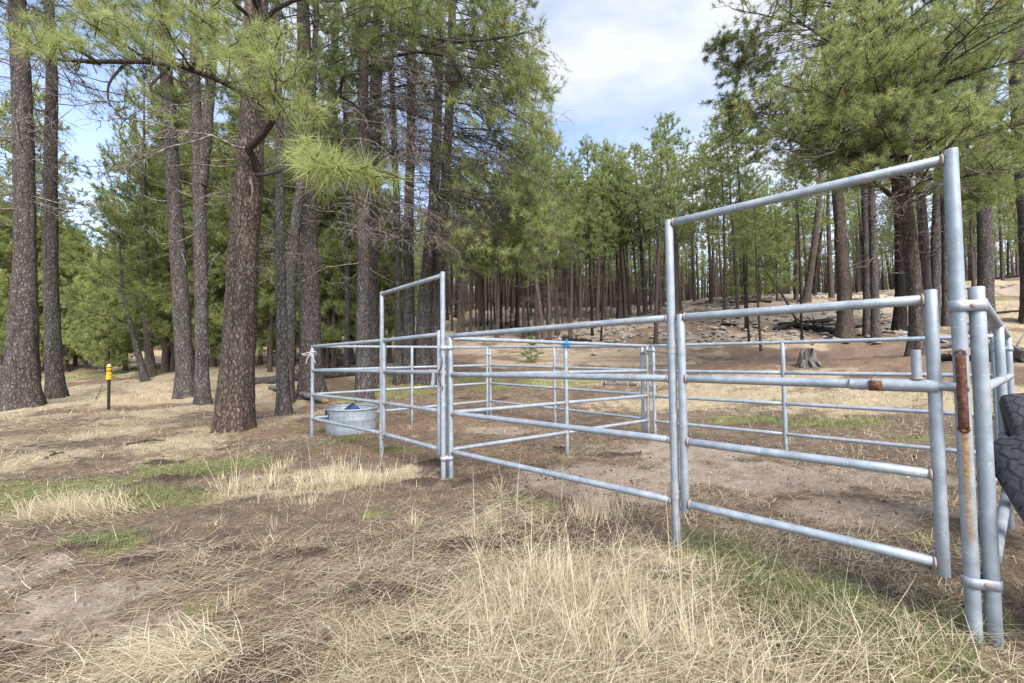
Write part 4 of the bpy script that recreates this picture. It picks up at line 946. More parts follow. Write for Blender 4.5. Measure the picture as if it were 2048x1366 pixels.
    def bd(ws, r0, n=7, **k): dd.branch(w2l(root, Y0, [ws])[0], r0, nsub=n, subL=.5, ntw=3, twL=.3, bare=1, droop=.35, up=-.1, **k)
    bd([(500, 300, -.3), (470, 292, -.5), (425, 270, -.7), (370, 262, -.9), (300, 242, -1.2), (232, 237, -1.4)], .03, 10, wob=.02)
    bd([(425, 270, -.7), (380, 285, -.9), (330, 295, -1), (285, 318, -1.1), (232, 335, -1.2)], .02, 9); bd([(370, 262, -.9), (330, 262, -1.1), (280, 290, -1.2), (255, 320, -1.3)], .014, 7)
    bd([(500, 360, -.3), (505, 380, -.4), (500, 410, -.4)], .03, 0); bd([(520, 555, -.3), (530, 535, -.5), (545, 550, -.7)], .014, 2); bd([(440, 505, -.2), (425, 520, -.3), (418, 545, -.3)], .016, 2); bd([(530, 230, -.3), (560, 200, -.6), (620, 205, -.7)], .02, 6)
hero('pine_tree', 'largest foreground pine, reddish plated bark, bright needle sprays reaching toward the camera', [(468, 857, 37), (470, 810, 36), (478, 700, 34), (486, 500, 32), (498, 350, 29), (505, 250, 27), (512, 100, 26), (514, 0, 25)], BARK_RED, H=19, stub=(16, 4.5, 9, (.3, 1.0)), seed=1, sides=44, flare=.28, needle=(38, .0056, (1.0, .42), .1), extra=big_limbs)

# ---- pines on the left and centre-left, each with its own trunk line
S4 = (.3, 1.6)
def left_bare(wd, dd, path, root, Y0):
    for i in range(46):
        g = dd.g; h = g.uniform(6.0, 13.5); L = np.concatenate([[0], np.cumsum(np.linalg.norm(np.diff(path, axis=0), axis=1))]); c = np.array([np.interp(h, L, path[:, k]) for k in range(3)]); a = g.random() * 6.28; ln = g.uniform(.8, 2.4)
        d = unit([math.cos(a), math.sin(a), .1 + g.normal() * .3]); e = c + d * ln
        dd.branch([c, (c + e) / 2 - UPZ * .1 * ln, e], .022, nsub=6, subL=.7, ntw=4, twL=.35, bare=1, droop=.45, up=-.05, wob=.07)
hero('pine_tree', 'thick straight dark-barked pine at the far left edge with bare upper limbs', [(37, 816, 48), (42, 770, 38), (48, 600, 29), (50, 500, 24), (48, 300, 23), (42, 150, 22), (33, 0, 19)], H=22, crown=(12.5, 22, 30, 2.6, .19, .42, 7, 3), seed=2, extra=left_bare, flare=.25, sides=36)
hero('pine_tree', 'slimmer dark pine just right of the thick pine at the far left edge', [(113, 799, 21), (108, 740, 19), (103, 600, 17), (101, 500, 16), (102, 300, 14.5), (104, 150, 13), (98, 0, 11)], H=20, crown=(12.5, 20, 26, 2.4, .19, .42, 7, 3), seed=3, extra=left_bare, flare=.25, sides=30)
hero('pine_tree', 'left one of two close dark trunks behind the marker post, leaning slightly left', [(374, 793, 23), (370, 740, 19), (362, 600, 18), (352, 450, 16), (343, 300, 15), (333, 150, 14), (328, 0, 12)], H=20, crown=(10.5, 20, 34, 2.8, .2, .45, 7, 3), stub=(30, 5, 11, S4, -.1, 3), seed=4, sides=30)
hero('pine_tree', 'forked dark pine, right one of two close trunks left of the largest pine', [(406, 806, 16), (404, 740, 14), (403, 600, 14), (400, 450, 14), (397, 330, 13), (390, 150, 10), (387, 0, 8)], H=18, crown=(9.5, 18, 32, 2.6, .2, .45, 7, 3), stub=(34, 5, 10.5, S4, -.1, 3), seed=5, fork=[(401, 370, 11), (410, 300, 10), (422, 150, 9), (430, 0, 8), (432, -150, 5)])
hero('pine_tree', 'slender pine standing just right of the largest foreground pine', [(569, 830, 16), (566, 780, 13), (562, 600, 11), (560, 450, 10), (560, 330, 9), (555, 100, 7)], H=13, crown=(8.5, 13, 18, 1.8, .19, .45, 6, 3), stub=(26, 3.5, 8, (.3, 1.2), -.1, 3), seed=6)
hero('pine_tree', 'slender trunk leaning right, rising from beside the slender upright pine', [(575, 806, 14), (576, 740, 13), (580, 600, 12), (586, 500, 12), (597, 400, 11), (612, 300, 9), (625, 180, 8)], H=15, crown=(9, 15, 18, 2, .19, .45, 6, 3), stub=(22, 4, 9, (.3, 1.2), -.1, 3), seed=7)
hero('pine_tree', 'thick dark pine directly behind the white rope corner post', [(624, 795, 26), (622, 740, 22), (620, 600, 20), (618, 500, 19), (617, 350, 17), (612, 200, 15), (606, 0, 13)], H=20, crown=(11, 20, 34, 3.0, .2, .42, 8, 3), stub=(36, 4, 11, S4, -.1, 3), seed=8, sides=32)
hero('pine_tree', 'dark pine half hidden to the right of the pine behind the rope', [(646, 735, 15), (647, 600, 11), (648, 450, 10), (660, 250, 9), (675, 0, 7)], H=19, crown=(9, 19, 30, 2.8, .2, .4, 7, 3), stub=(30, 4, 10, S4, -.1, 3), seed=9)

# ---- the clump in the centre whose limbs reach right and droop
def mid_mass(wd, dd, path, root, Y0):
    def br(ws, r0, **k): return wd.branch(w2l(root, Y0, [ws])[0], r0, **k)
    m = dict(subL=.75, ntw=3, twL=.3, L=.2, up=.2, t0=.4, along=0)
    br([(740, 150, 0), (700, 75, -1), (760, 68, -2.2), (830, 65, -3.2), (900, 82, -4.0), (985, 76, -4.5), (1060, 60, -4.8)], .075, nsub=14, tint=.5, bare=.15, wob=.02, **m)
    br([(735, 230, 0), (665, 172, -.8), (740, 130, -1.8), (790, 108, -2.6), (880, 102, -3.4), (930, 150, -3.9), (975, 200, -4.2), (985, 225, -4.3)], .07, nsub=12, tint=.5, bare=.3, wob=.02, **m)
    br([(738, 215, 0), (760, 210, -1), (830, 224, -2), (900, 265, -2.6), (960, 300, -3)], .06, nsub=12, tint=.45, bare=.35, wob=.02, **m)
    br([(738, 200, 0), (790, 180, -1.4), (850, 168, -2.2), (930, 170, -3), (1010, 190, -3.6)], .05, nsub=12, tint=.45, bare=.2, **m)
    br([(736, 330, 0), (790, 300, -1.4), (870, 300, -2.4), (960, 330, -3.2), (1030, 400, -3.8), (1070, 480, -4.2)], .05, nsub=14, tint=.45, bare=.1, **{**m, 'up': -.05})
    g = wd.g
    # outer curtain of foliage
    for i in range(56):
        f = g.random(); v1 = -40 + 590 * f; edge = np.interp(v1, [-40, 60, 150, 260, 400, 560], [1080, 1085, 1100, 1120, 1125, 1110]); u1 = edge - abs(g.normal()) * np.interp(v1, [-40, 150, 350, 560], [110, 70, 70, 80]); dy = -g.uniform(2.6, 5.0)
        u0 = u1 - g.uniform(70, 170); v0 = v1 - g.uniform(20, 110)
        br([(u0, v0, dy + .8), ((u0 + u1) / 2, (v0 + v1) / 2 - 8, dy + .4), (u1, v1, dy)], .02, nsub=9, tint=.74 + .1 * g.normal(), bare=.03, **{**m, 'subL': .5, 'up': .02, 't0': .3})
    for i in range(15):
        u1 = g.uniform(850, 1060); v1 = g.uniform(350, 540); dy = -g.uniform(1.5, 4)
        br([(u1 - 60, v1 - 90, dy + .6), (u1 - 20, v1 - 40, dy + .3), (u1, v1, dy)], .014, nsub=7, tint=.78, bare=.1, **{**m, 'subL': .42, 'up': -.1, 't0': .3})
    for i in range(26):
        u1 = g.uniform(690, 1060); v1 = g.uniform(-60, 120); dy = -g.uniform(2, 5)
        br([(u1 - 90, v1 + 20, dy + .6), (u1 - 30, v1 - 5, dy + .3), (u1, v1, dy)], .016, nsub=8, tint=.68, bare=.05, **{**m, 'subL': .5, 'up': .15, 't0': .3})
    for i in range(110):
        u1 = g.uniform(700, 1000); v1 = g.uniform(40, 420); dy = -g.uniform(.3, 3.2); ln = g.uniform(50, 130)
        wd.branch(w2l(root, Y0, [[(u1, v1, dy), (u1 + ln * .45, v1 + ln * .1 * g.normal() + 6, dy - .3), (u1 + ln, v1 + ln * g.uniform(-.15, .5), dy - .5)]])[0], .016, nsub=7, subL=.55, ntw=4, twL=.3, bare=1, droop=.25, up=-.05, wob=.06)
    # curtain of bare dead twigs
    for i in range(210):
        u1 = g.uniform(660, 1010); v1 = g.uniform(60, 470); dy = -g.uniform(.6, 3.4); ln = g.uniform(50, 150)
        dd.branch(w2l(root, Y0, [[(u1, v1, dy), (u1 + ln * .45, v1 + ln * .05 * g.normal() + 8, dy - .3), (u1 + ln, v1 + ln * g.uniform(.05, .6), dy - .5)]])[0], .013, nsub=7, subL=.55, ntw=4, twL=.3, bare=1, droop=.35, up=-.15, wob=.06)
hero('pine_tree', 'stout dark pine behind the walk-through gate, long limbs sweeping right with drooping green needles', [(741, 775, 22), (739, 700, 18), (739, 600, 17), (742, 400, 15), (750, 250, 13), (757, 0, 10)], H=19, crown=(11, 19, 26, 3, .2, .45, 8, 3), stub=(30, 4, 10, S4, -.1, 3), seed=10, sides=32, extra=mid_mass, needle=(26, .0105))
hero('pine_tree', 'nearer trunk standing just left of the stout pine behind the walk-through gate', [(729, 800, 17), (727, 740, 15), (726, 600, 13), (727, 450, 12), (728, 250, 11), (725, 0, 9)], H=17, crown=(10, 17, 24, 2.4, .2, .42, 7, 3), stub=(32, 3.5, 9, S4, -.1, 3), seed=11)
hero('pine_tree', 'thin dark pine seen through the walk-through gate frame', [(796, 768, 9), (797, 700, 8), (797, 560, 7.5), (793, 400, 7), (785, 200, 6)], H=15, crown=(8, 15, 20, 1.8, .2, .42, 6, 3), stub=(26, 3, 8, (.3, 1.2), -.1, 3), seed=12, sides=18)
hero('pine_tree', 'straight dark pine second from the right inside the walk-through gate frame', [(819, 765, 14), (818, 600, 11), (817, 450, 10), (822, 250, 9), (825, 0, 8)], H=18, crown=(9.5, 18, 24, 2.4, .2, .42, 7, 3), stub=(34, 3.5, 9, S4, -.1, 3), seed=13, sides=20)
hero('pine_tree', 'dark pine leaning right, left one of the pair against the gate frame post', [(848, 767, 19), (846, 700, 15), (850, 600, 13.5), (858, 500, 12), (868, 400, 11), (872, 300, 10), (878, 150, 9), (880, 0, 8)], H=19, crown=(10, 19, 24, 2.6, .2, .42, 7, 3), stub=(36, 3.5, 10, S4, -.1, 3), seed=14, sides=24)
hero('pine_tree', 'dark pine leaning right, right one of the pair against the gate frame post', [(873, 764, 17), (872, 700, 14), (874, 600, 13), (882, 480, 11), (892, 350, 10), (900, 200, 9), (905, 0, 8)], H=18, crown=(10, 18, 24, 2.6, .2, .42, 7, 3), stub=(36, 3.5, 10, S4, -.1, 3), seed=15, sides=24)
hero('pine_tree', 'very thin young trunk between the rope-post pine and the stout pine', [(693, 742, 6), (695, 600, 5), (692, 400, 5), (690, 200, 4)], H=14, crown=(7, 14, 18, 1.5, .19, .42, 6, 3), stub=(20, 2.5, 7, (.3, 1.), -.1, 2), seed=16, sides=14)
def lean_x(wd, dd, path, root, Y0):
    whorls(wd, path, None, 2.2, 8.2, 26, 2.0, .2, .55, 7, 3, .4, .05)
hero('young_pine', 'small pine leaning left out of the reddish bank behind the marker post', [(292, 760, 9), (272, 690, 6.5), (258, 640, 5), (245, 580, 4), (240, 520, 3)], H=7.5, seed=17, sides=14, stub=(16, 2, 6, (.3, 1.)), extra=lean_x, needle=(26, .014))
hero('pine_tree', 'red-barked pine on the bank just right of the small leaning pine', [(303, 755, 12), (297, 690, 9), (293, 640, 8), (291, 560, 7), (288, 440, 6)], BARK_RED, H=15, crown=(4.5, 15, 40, 2.6, .2, .6, 7, 3), stub=(12, 2, 5, (.3, 1.)), seed=18, sides=16, needle=(24, .014))

# ---- pines on the right beyond the corral
def right_mass(wd, dd, path, root, Y0):
    g = wd.g; Lc = np.concatenate([[0], np.cumsum(np.linalg.norm(np.diff(path, axis=0), axis=1))])
    lx = [(-40, 1415), (60, 1432), (130, 1430), (180, 1490), (260, 1500), (330, 1540), (420, 1600)]
    for i in range(112):
        v1 = -80 + 470 * g.random() ** .85; ed = np.interp(v1, [a for a, b in lx], [b for a, b in lx]); u1 = ed + (2075 - ed) * g.random() ** .85
        if v1 > 300 and not (u1 < 1720 or u1 > 1930): continue
        dy = -g.uniform(-1.0, 4.6); p1 = W(u1, v1, Y0 + dy) - root; h0 = max(5.0, p1[2] + g.uniform(-.6, 1.0)); c = np.array([np.interp(h0, Lc, path[:, k]) for k in range(3)])
        m = c + (p1 - c) * .5 + UPZ * .3
        wd.branch([c, m, p1], .045, nsub=13, along=0, subL=.95, ntw=4, twL=.36, L=.19, tint=.74 + .1 * g.normal(), bare=.05, t0=.42, up=.15, wob=.03)
    for ws in [[(1800, 200, 0), (1730, 120, -1), (1680, 90, -2), (1640, 60, -2.6)], [(1797, 330, 0), (1740, 300, -.6), (1690, 320, -1), (1640, 350, -1.3)], [(1797, 310, 0), (1750, 308, -.8), (1690, 300, -1.4)], [(1795, 320, 0), (1850, 290, -.8), (1880, 270, -1.2), (1920, 275, -1.5)]]:
        wd.branch(w2l(root, Y0, [ws])[0], .055, nsub=8, subL=.7, ntw=3, twL=.3, L=.19, tint=.5, bare=.45, wob=.03)
    for ws in [[(1780, 250, -1), (1640, 250, -2.5), (1545, 275, -3)], [(1700, 300, -2), (1600, 270, -2.6), (1530, 280, -3)], [(1930, 280, -2), (1960, 340, -2.6), (1965, 400, -2.8)], [(1930, 290, -2), (1985, 360, -2.4), (2000, 390, -2.6)], [(1900, 280, -2), (1930, 360, -2.5), (1950, 385, -2.7)], [(1990, 230, -2), (2030, 260, -2.6), (2060, 290, -2.9)], [(1990, 200, -2), (2030, 225, -2.6), (2070, 240, -2.9)]]:
        wd.branch(w2l(root, Y0, [ws])[0], .02, nsub=10, subL=.6, ntw=3, twL=.3, L=.19, tint=.6, bare=.1, up=.05)
    # bare twigs fraying from the left side of the crown, and dead branches under it
    for i in range(26):
        v1 = g.uniform(30, 300); u1 = np.interp(v1, [30, 130, 300], [1450, 1470, 1470]) + g.normal() * 25
        wd.branch(w2l(root, Y0, [[(u1 + g.uniform(110, 200), v1 - g.uniform(20, 70), -1.6), (u1 + 60, v1 - 15, -2), (u1, v1, -2.3)]])[0], .014, nsub=8, subL=.6, ntw=4, twL=.28, L=.16, tint=.28, bare=.45 if v1 < 180 else .7, up=-.1, droop=.1)
    for i in range(40):
        u1 = g.uniform(1560, 1960); v1 = g.uniform(170, 400); dy = -g.uniform(0, 3.5); s = 1 if g.random() > .5 else -1
        dd.branch(w2l(root, Y0, [[(u1, v1, dy), (u1 + s * 30, v1 + 10, dy - .3), (u1 + s * g.uniform(40, 100), v1 + g.uniform(-10, 50), dy - .6)]])[0], .012, nsub=6, subL=.5, ntw=3, twL=.28, bare=1, droop=.2, up=-.1, wob=.06)
hero('pine_tree', 'broad leaning pine with an orange strip of bark, its green canopy filling the upper right', [(1838, 712, 26), (1837, 680, 20), (1834, 620, 17), (1828, 560, 16), (1818, 470, 16), (1804, 361, 16), (1790, 250, 15), (1775, 100, 12), (1765, 0, 10)], BARK_RED, H=19, stub=(40, 4.5, 10, S4, -.1, 3), seed=20, sides=36, extra=right_mass, needle=(30, .0118))
RB = (30, 3.5, 10, (.3, 1.4), -.1, 2)
hero('pine_tree', 'orange-barked pine with a burnt scarred base beside the charred logs', [(1690, 677, 20), (1690, 640, 16), (1688, 577, 14.5), (1682, 500, 13), (1678, 423, 12), (1670, 330, 11), (1660, 230, 10), (1650, 100, 8)], BARK_RED, H=20, crown=(9.5, 20, 36, 2.8, .2, .5, 7, 3), stub=RB, seed=21, needle=(26, .013))
hero('pine_tree', 'left one of two touching straight trunks right of the burnt-based pine', [(1735, 673, 10), (1734, 600, 8.5), (1731, 450, 8), (1727, 300, 7.5), (1720, 100, 6)], H=19, crown=(10, 19, 30, 2.5, .2, .48, 7, 3), stub=RB, seed=22, sides=20, needle=(26, .013))
hero('pine_tree', 'right one of two touching straight trunks right of the burnt-based pine', [(1752, 679, 11), (1750, 600, 9), (1745, 450, 8), (1741, 300, 7)], H=17, crown=(9, 17, 26, 2.2, .2, .48, 7, 3), stub=RB, seed=23, sides=18, needle=(26, .013))
hero('pine_tree', 'blackened trunk half hidden behind the broad leaning pine', [(1798, 662, 15), (1802, 577, 12), (1798, 450, 10), (1792, 380, 9)], BARK_CHAR, H=18, crown=(9, 18, 28, 2.4, .2, .48, 7, 3), stub=RB, seed=24, sides=20, needle=(26, .013))
hero('pine_tree', 'straight brown pine left of the tall gate post, first right of the broad leaning pine', [(1856, 652, 12), (1852, 560, 11), (1846, 450, 11), (1842, 400, 10), (1835, 250, 8)], H=19, crown=(10, 19, 28, 2.4, .2, .48, 7, 3), stub=RB, seed=25, sides=18, needle=(26, .013))
hero('pine_tree', 'brown pine leaning right, close against the left side of the tall gate post', [(1872, 648, 11), (1870, 560, 11), (1872, 450, 11), (1876, 380, 10), (1880, 250, 8)], H=18, crown=(10, 18, 28, 2.4, .2, .48, 7, 3), stub=RB, seed=26, sides=18, needle=(26, .013))
hero('pine_tree', 'dark pine mostly covered by the tall gate post', [(1892, 655, 9), (1890, 500, 8), (1888, 350, 8)], H=17, crown=(9, 17, 26, 2.2, .2, .48, 7, 3), stub=RB, seed=27, sides=16, needle=(26, .013))
hero('pine_tree', 'grey-brown pine standing right of the tall gate post on the grassy slope', [(1970, 666, 22), (1971, 600, 19), (1971, 500, 18), (1968, 400, 17), (1966, 250, 15), (1962, 100, 12)], H=19, crown=(7, 19, 44, 3.0, .2, .52, 8, 3), stub=RB, seed=28, sides=26, needle=(26, .013))
hero('pine_tree', 'dark trunk cut by the right edge of the photo, leaning left', [(2066, 645, 24), (2058, 500, 20), (2050, 400, 19), (2040, 250, 19), (2032, 100, 18), (2028, 0, 17)], H=19, crown=(9, 19, 34, 3.0, .2, .52, 8, 3), stub=(14, 6, 10, S4), seed=29, sides=26, needle=(26, .013))
hero('pine_tree', 'reddish trunk leaning strongly right among the rocks on the ridge', [(1611, 606, 9), (1619, 560, 7.5), (1627, 500, 7), (1636, 420, 6), (1642, 340, 5)], BARK_RED, H=17, crown=(11, 17, 22, 2.2, .2, .5, 6, 3), stub=RB, seed=30, sides=16, needle=(22, .018))
hero('young_pine', 'thin bare stem leaning left across the charred logs, above the boulders', [(1601, 655, 3.2), (1580, 615, 2.8), (1565, 590, 2.5), (1545, 560, 2), (1530, 540, 1.5)], H=4, seed=31, sides=10, stub=(8, 1, 3.5, (.2, .7)), flare=0)

# ---- shared models for the trees farther off
class Model:
    def __init__(s, parts): s.parts = parts         # list of (name, mesh)
def model_tall(seed, c0=.42, H=20.0, nb=56, lmax=2.5, mat=None, tint=.5, bend=.3, nneedle=26, wn=.024):
    g = np.random.default_rng(seed); n = 12; s = np.linspace(0, 1, n)
    path = np.stack([np.sin(s * g.uniform(1, 3) + g.random() * 3) * bend * s, np.sin(s * g.uniform(1, 3) + g.random() * 3) * bend * s, s * H - .1], 1); path[:, :2] -= path[0, :2]
    rad = .2 * (1 - .9 * s ** 1.1); out = [('trunk', trunk_mesh(path, rad, 12, seed, .3, mat or BARK_FAR, .05))]
    wd = Wood(seed); dd = Wood(seed + 50)
    whorls(wd, path, rad, c0 * H, H * .99, nb, lmax, .22, tint, 6, 3, .5, .12, .42, .3, .03)
    stubs(dd, path, rad, 34, .1 * H, (c0 + .15) * H, (.3, 1.5), -.05, 2, .016)
    col = []
    for k, w_, nm, mt in ((wd, 0, 'limbs', LIMB), (dd, 0, 'dead_branches', DEADWOOD)):
        o = k.limbs(nm, mt, None); col.append((nm, o.data)); bpy.data.objects.remove(o)
    o = wd.needles('crown', NEEDLE_FAR, None, nneedle, wn); out += col + [('crown', o.data)]; bpy.data.objects.remove(o)
    return Model(out)
def model_bushy(seed, H=10.0, nb=52, lmax=2.3, tint=.62, c0=.1):
    g = np.random.default_rng(seed); s = np.linspace(0, 1, 10); path = np.stack([np.sin(s * 2 + seed) * .12 * s, np.cos(s * 2.4 + seed) * .12 * s, s * H - .1], 1); path[:, :2] -= path[0, :2]
    rad = .13 * (1 - .92 * s); out = [('trunk', trunk_mesh(path, rad, 10, seed, .3, BARK_FAR, .05))]
    wd = Wood(seed); whorls(wd, path, rad, c0 * H, H * .99, nb, lmax, .22, tint, 8, 4, .35, .1, .42, .22, .025)
    o = wd.limbs('limbs', LIMB, None); out.append(('limbs', o.data)); bpy.data.objects.remove(o)
    o = wd.needles('crown', NEEDLE_FAR, None, 22, .026); out.append(('crown', o.data)); bpy.data.objects.remove(o)
    return Model(out)
TALL = [model_tall(200 + i, c0=[.38, .44, .34, .46, .40][i], nb=66, lmax=3.3, tint=[.6, .7, .54, .64, .74][i]) for i in range(5)]
POLE = [model_tall(220 + i, c0=[.55, .62, .58][i], nb=36, lmax=2.1, mat=[BARK_FAR, BARK_CHAR, BARK_FAR][i], tint=.62, bend=.45) for i in range(3)]
BUSHY = [model_bushy(240 + i, tint=[.74, .86, .66, .8][i]) for i in range(4)]
_tg = np.random.default_rng(77)
def plant(mod, name, label, p, H, Hn, r=None, group=None, lean=(0, 0), wide=1.0):
    t = thing(name, label, 'tree', (p[0], p[1], p[2]), group); t.rotation_euler = (lean[1], lean[0], _tg.random() * 6.28) if False else (0, 0, 0)
    R = Matrix.Rotation(lean[0], 4, 'Y') @ Matrix.Rotation(lean[1], 4, 'X') @ Matrix.Rotation(_tg.random() * 6.28, 4, 'Z'); t.rotation_euler = R.to_euler()
    k = H / Hn
    for nm, me in mod.parts:
        o = link(nm, me, t); sx = k * wide if nm != 'trunk' or r is None else r / (.2 if Hn == 20 else .13)
        o.scale = (sx, sx, k)
    return t
GH = 'slender pines crowding the hillside behind the corral'
LH = 'slender dark-trunked pine among the crowd of bare-trunked pines on the hillside'
def zoomA(x, y): return 900 + x / 4.6545, 500 + y / 4.6545
def zoomB(x, y): return 1340 + x / 5.689, 500 + y / 5.689
MID = []
for x, y, w_ in [(80, 790, 45), (130, 785, 28), (190, 780, 30), (275, 770, 16), (318, 765, 30), (385, 760, 18), (440, 820, 38), (480, 745, 16), (565, 740, 15), (695, 812, 36), (740, 838, 25), (800, 818, 42), (930, 836, 38), (1000, 795, 45), (1120, 828, 42), (1045, 690, 18), (1215, 675, 34), (1265, 668, 18), (1325, 797, 28), (1405, 862, 22),
                (1430, 650, 40), (1505, 650, 26), (1590, 640, 58), (1680, 625, 30), (1760, 608, 35), (1820, 592, 48), (1915, 880, 42), (1868, 588, 20), (1640, 640, 34), (860, 730, 26), (905, 735, 22), (20, 760, 22), (240, 720, 14), (350, 715, 14), (520, 700, 14), (610, 715, 20), (1160, 650, 20), (1950, 610, 26)]: MID.append((*zoomA(x, y), w_ / 4.6545))
for x, y, w_ in [(120, 702, 50), (245, 562, 42), (370, 528, 42), (410, 528, 46), (465, 608, 48), (545, 528, 28), (618, 805, 42), (690, 512, 38), (775, 775, 42), (870, 915, 44), (900, 1045, 30), (1035, 1150, 34), (1075, 470, 70), (1435, 570, 56), (1840, 560, 78), (960, 470, 40), (1500, 1025, 34), (1260, 480, 24), (1700, 470, 40), (1780, 440, 60)]: MID.append((*zoomB(x, y), w_ / 5.689))
lab = {zoomB(1035, 1150)[0]: 'thin straight young trunk rising alone from the slope above the rear panel', zoomB(900, 1045)[0]: 'thin charred stem touching a thicker trunk left of the lone young trunk', zoomB(1500, 1025)[0]: 'thin green-grey young trunk in front of the crossed charred logs', zoomA(1915, 880)[0]: 'reddish trunk just left of the tall gate frame, lowest on that part of the slope'}
for i, (u, v, wp) in enumerate(MID):
    p = hit(u, v); st = math.sqrt(1 + ((u - 1024) / F_PX) ** 2); r = wp / 2 * p[1] / F_PX / st
    r = min(r, .36); L_ = lab.get(u); mod = (TALL if r > .11 else POLE)[_tg.integers(5 if r > .11 else 3)]
    if L_: mod = POLE[1 if 'charred' in L_ else 0]
    H = np.clip(_tg.uniform(13, 18) * (.75 + r), 8, 19) if r > .08 else _tg.uniform(6, 10)
    plant(mod, 'pine_tree', L_ or LH, p - (0, 0, .05), H, 20, r, None if L_ else GH, _tg.normal(size=2) * .025, wide=1.15)
plant(TALL[0], 'pine_tree', 'tallest pine on the skyline, its open round top standing above the other crowns in mid-picture', hit(1352, 640), 15.5, 20, .24, None, wide=1.15)
plant(TALL[2], 'pine_tree', 'reddish trunk tilted left among the hillside pines beyond the blue twine', hit(1088, 682), 15, 20, .17, None, (-.10, 0))
# denser rows behind them
for i in range(150):
    u = _tg.uniform(690, 2080); Y = _tg.uniform(33, 64); r_ = ray(u, 650); X = r_[0] / r_[1] * Y; p = (X, Y, float(zbase(X, Y)) - .05)
    plant((TALL + POLE)[_tg.integers(8)], 'pine_tree', LH, p, _tg.uniform(9, 15), 20, _tg.uniform(.09, .2), GH, _tg.normal(size=2) * .03, wide=.9)
# bushy younger pines closing the left background
GL = 'bushy young pines closing the left background'
LB = 'bushy young pine with bright green branches nearly to the ground, beyond the left field'
for u, v, H in [(20, 738, 9), (62, 742, 11), (132, 744, 11), (172, 740, 8), (212, 746, 6.5), (250, 741, 9), (330, 738, 12), (425, 733, 13), (452, 737, 9), (540, 735, 11), (585, 730, 12), (668, 737, 10), (702, 731, 11), (-25, 748, 10), (362, 733, 16), (480, 731, 15), (520, 731, 9), (385, 736, 8), (150, 734, 14), (90, 733, 13), (0, 732, 13), (780, 727, 8), (640, 728, 14), (725, 726, 12), (60, 748, 6)]:
    p = hit(u, v)
    if p[1] > 60: p = p * (55 / p[1]); p[2] = float(zbase(p[0], p[1]))
    if 70 < u < 315: H = min(H, max(5, (719 - np.interp(u, [70, 200, 315], [470, 430, 300])) / F_PX * p[1] * (1.0 if u < 200 else 1.2)))
    plant(BUSHY[_tg.integers(4)], 'young_pine', LB, p - (0, 0, .05), H, 10, None, GL, _tg.normal(size=2) * .03, wide=1.0)
plant(BUSHY[1], 'young_pine', 'tall cone-shaped pine against the blue gap of sky at left, behind the two close trunks', hit(338, 742), 17, 10, None, None, wide=.85)
plant(BUSHY[3], 'young_pine', 'low bright young pine left of the small leaning pine, branches sweeping the grass', hit(215, 752), 7.0, 10)
for i in range(46):
    u = _tg.uniform(-60, 800); Y = _tg.uniform(38, 70); r_ = ray(u, 700); X = r_[0] / r_[1] * Y; p = (X, Y, float(zbase(X, Y)) - .05); cap = 99 if not 60 < u < 320 else max(5, CAMZ + (719 - np.interp(u, [60, 200, 320], [450, 420, 300])) / F_PX * Y - p[2])
    if _tg.random() < .6 or cap < 99: plant(BUSHY[_tg.integers(4)], 'young_pine', LB, p, min(cap, _tg.uniform(8, 15)), 10, None, GL, _tg.normal(size=2) * .03)
    else: plant(TALL[_tg.integers(5)], 'pine_tree', 'tall dark pine standing deep in the wood beyond the left field', p, _tg.uniform(15, 21), 20, _tg.uniform(.16, .28), 'tall pines deep in the left wood', _tg.normal(size=2) * .02)
for u, v, w_ in [(330, 744, 13), (152, 745, 8), (345, 742, 9), (120, 748, 7), (208, 752, 8), (335, 731, 10), (235, 742, 9), (15, 748, 12), (42, 748, 8), (170, 741, 7), (186, 742, 8), (318, 745, 9), (540, 744, 8), (655, 738, 7)]:
    p = hit(u, v)
    if p[1] > 60 or 60 < u < 320: continue
    plant(TALL[_tg.integers(5)], 'pine_tree', 'tall dark pine standing deep in the wood beyond the left field', p - (0, 0, .05), _tg.uniform(13, 18), 20, np.clip(w_ / 2 * p[1] / F_PX, .08, .3), 'tall pines deep in the left wood', _tg.normal(size=2) * .02)
plant(BUSHY[2], 'pine_sapling', 'tiny pine sapling growing in the grass behind the divider panel', hit(1063, 727), 1.15, 10, None, None, wide=1.7)
# green understorey pines behind the gate on the hill
for u, v, H in [(1485, 612, 7.5), (1520, 606, 8.5), (1555, 603, 7.5)]:
    plant(BUSHY[_tg.integers(4)], 'young_pine', 'slim young pine with green branches among the hillside trunks seen through the large gate', hit(u, v), H, 10, None, 'young pines seen through the large gate', wide=.85)

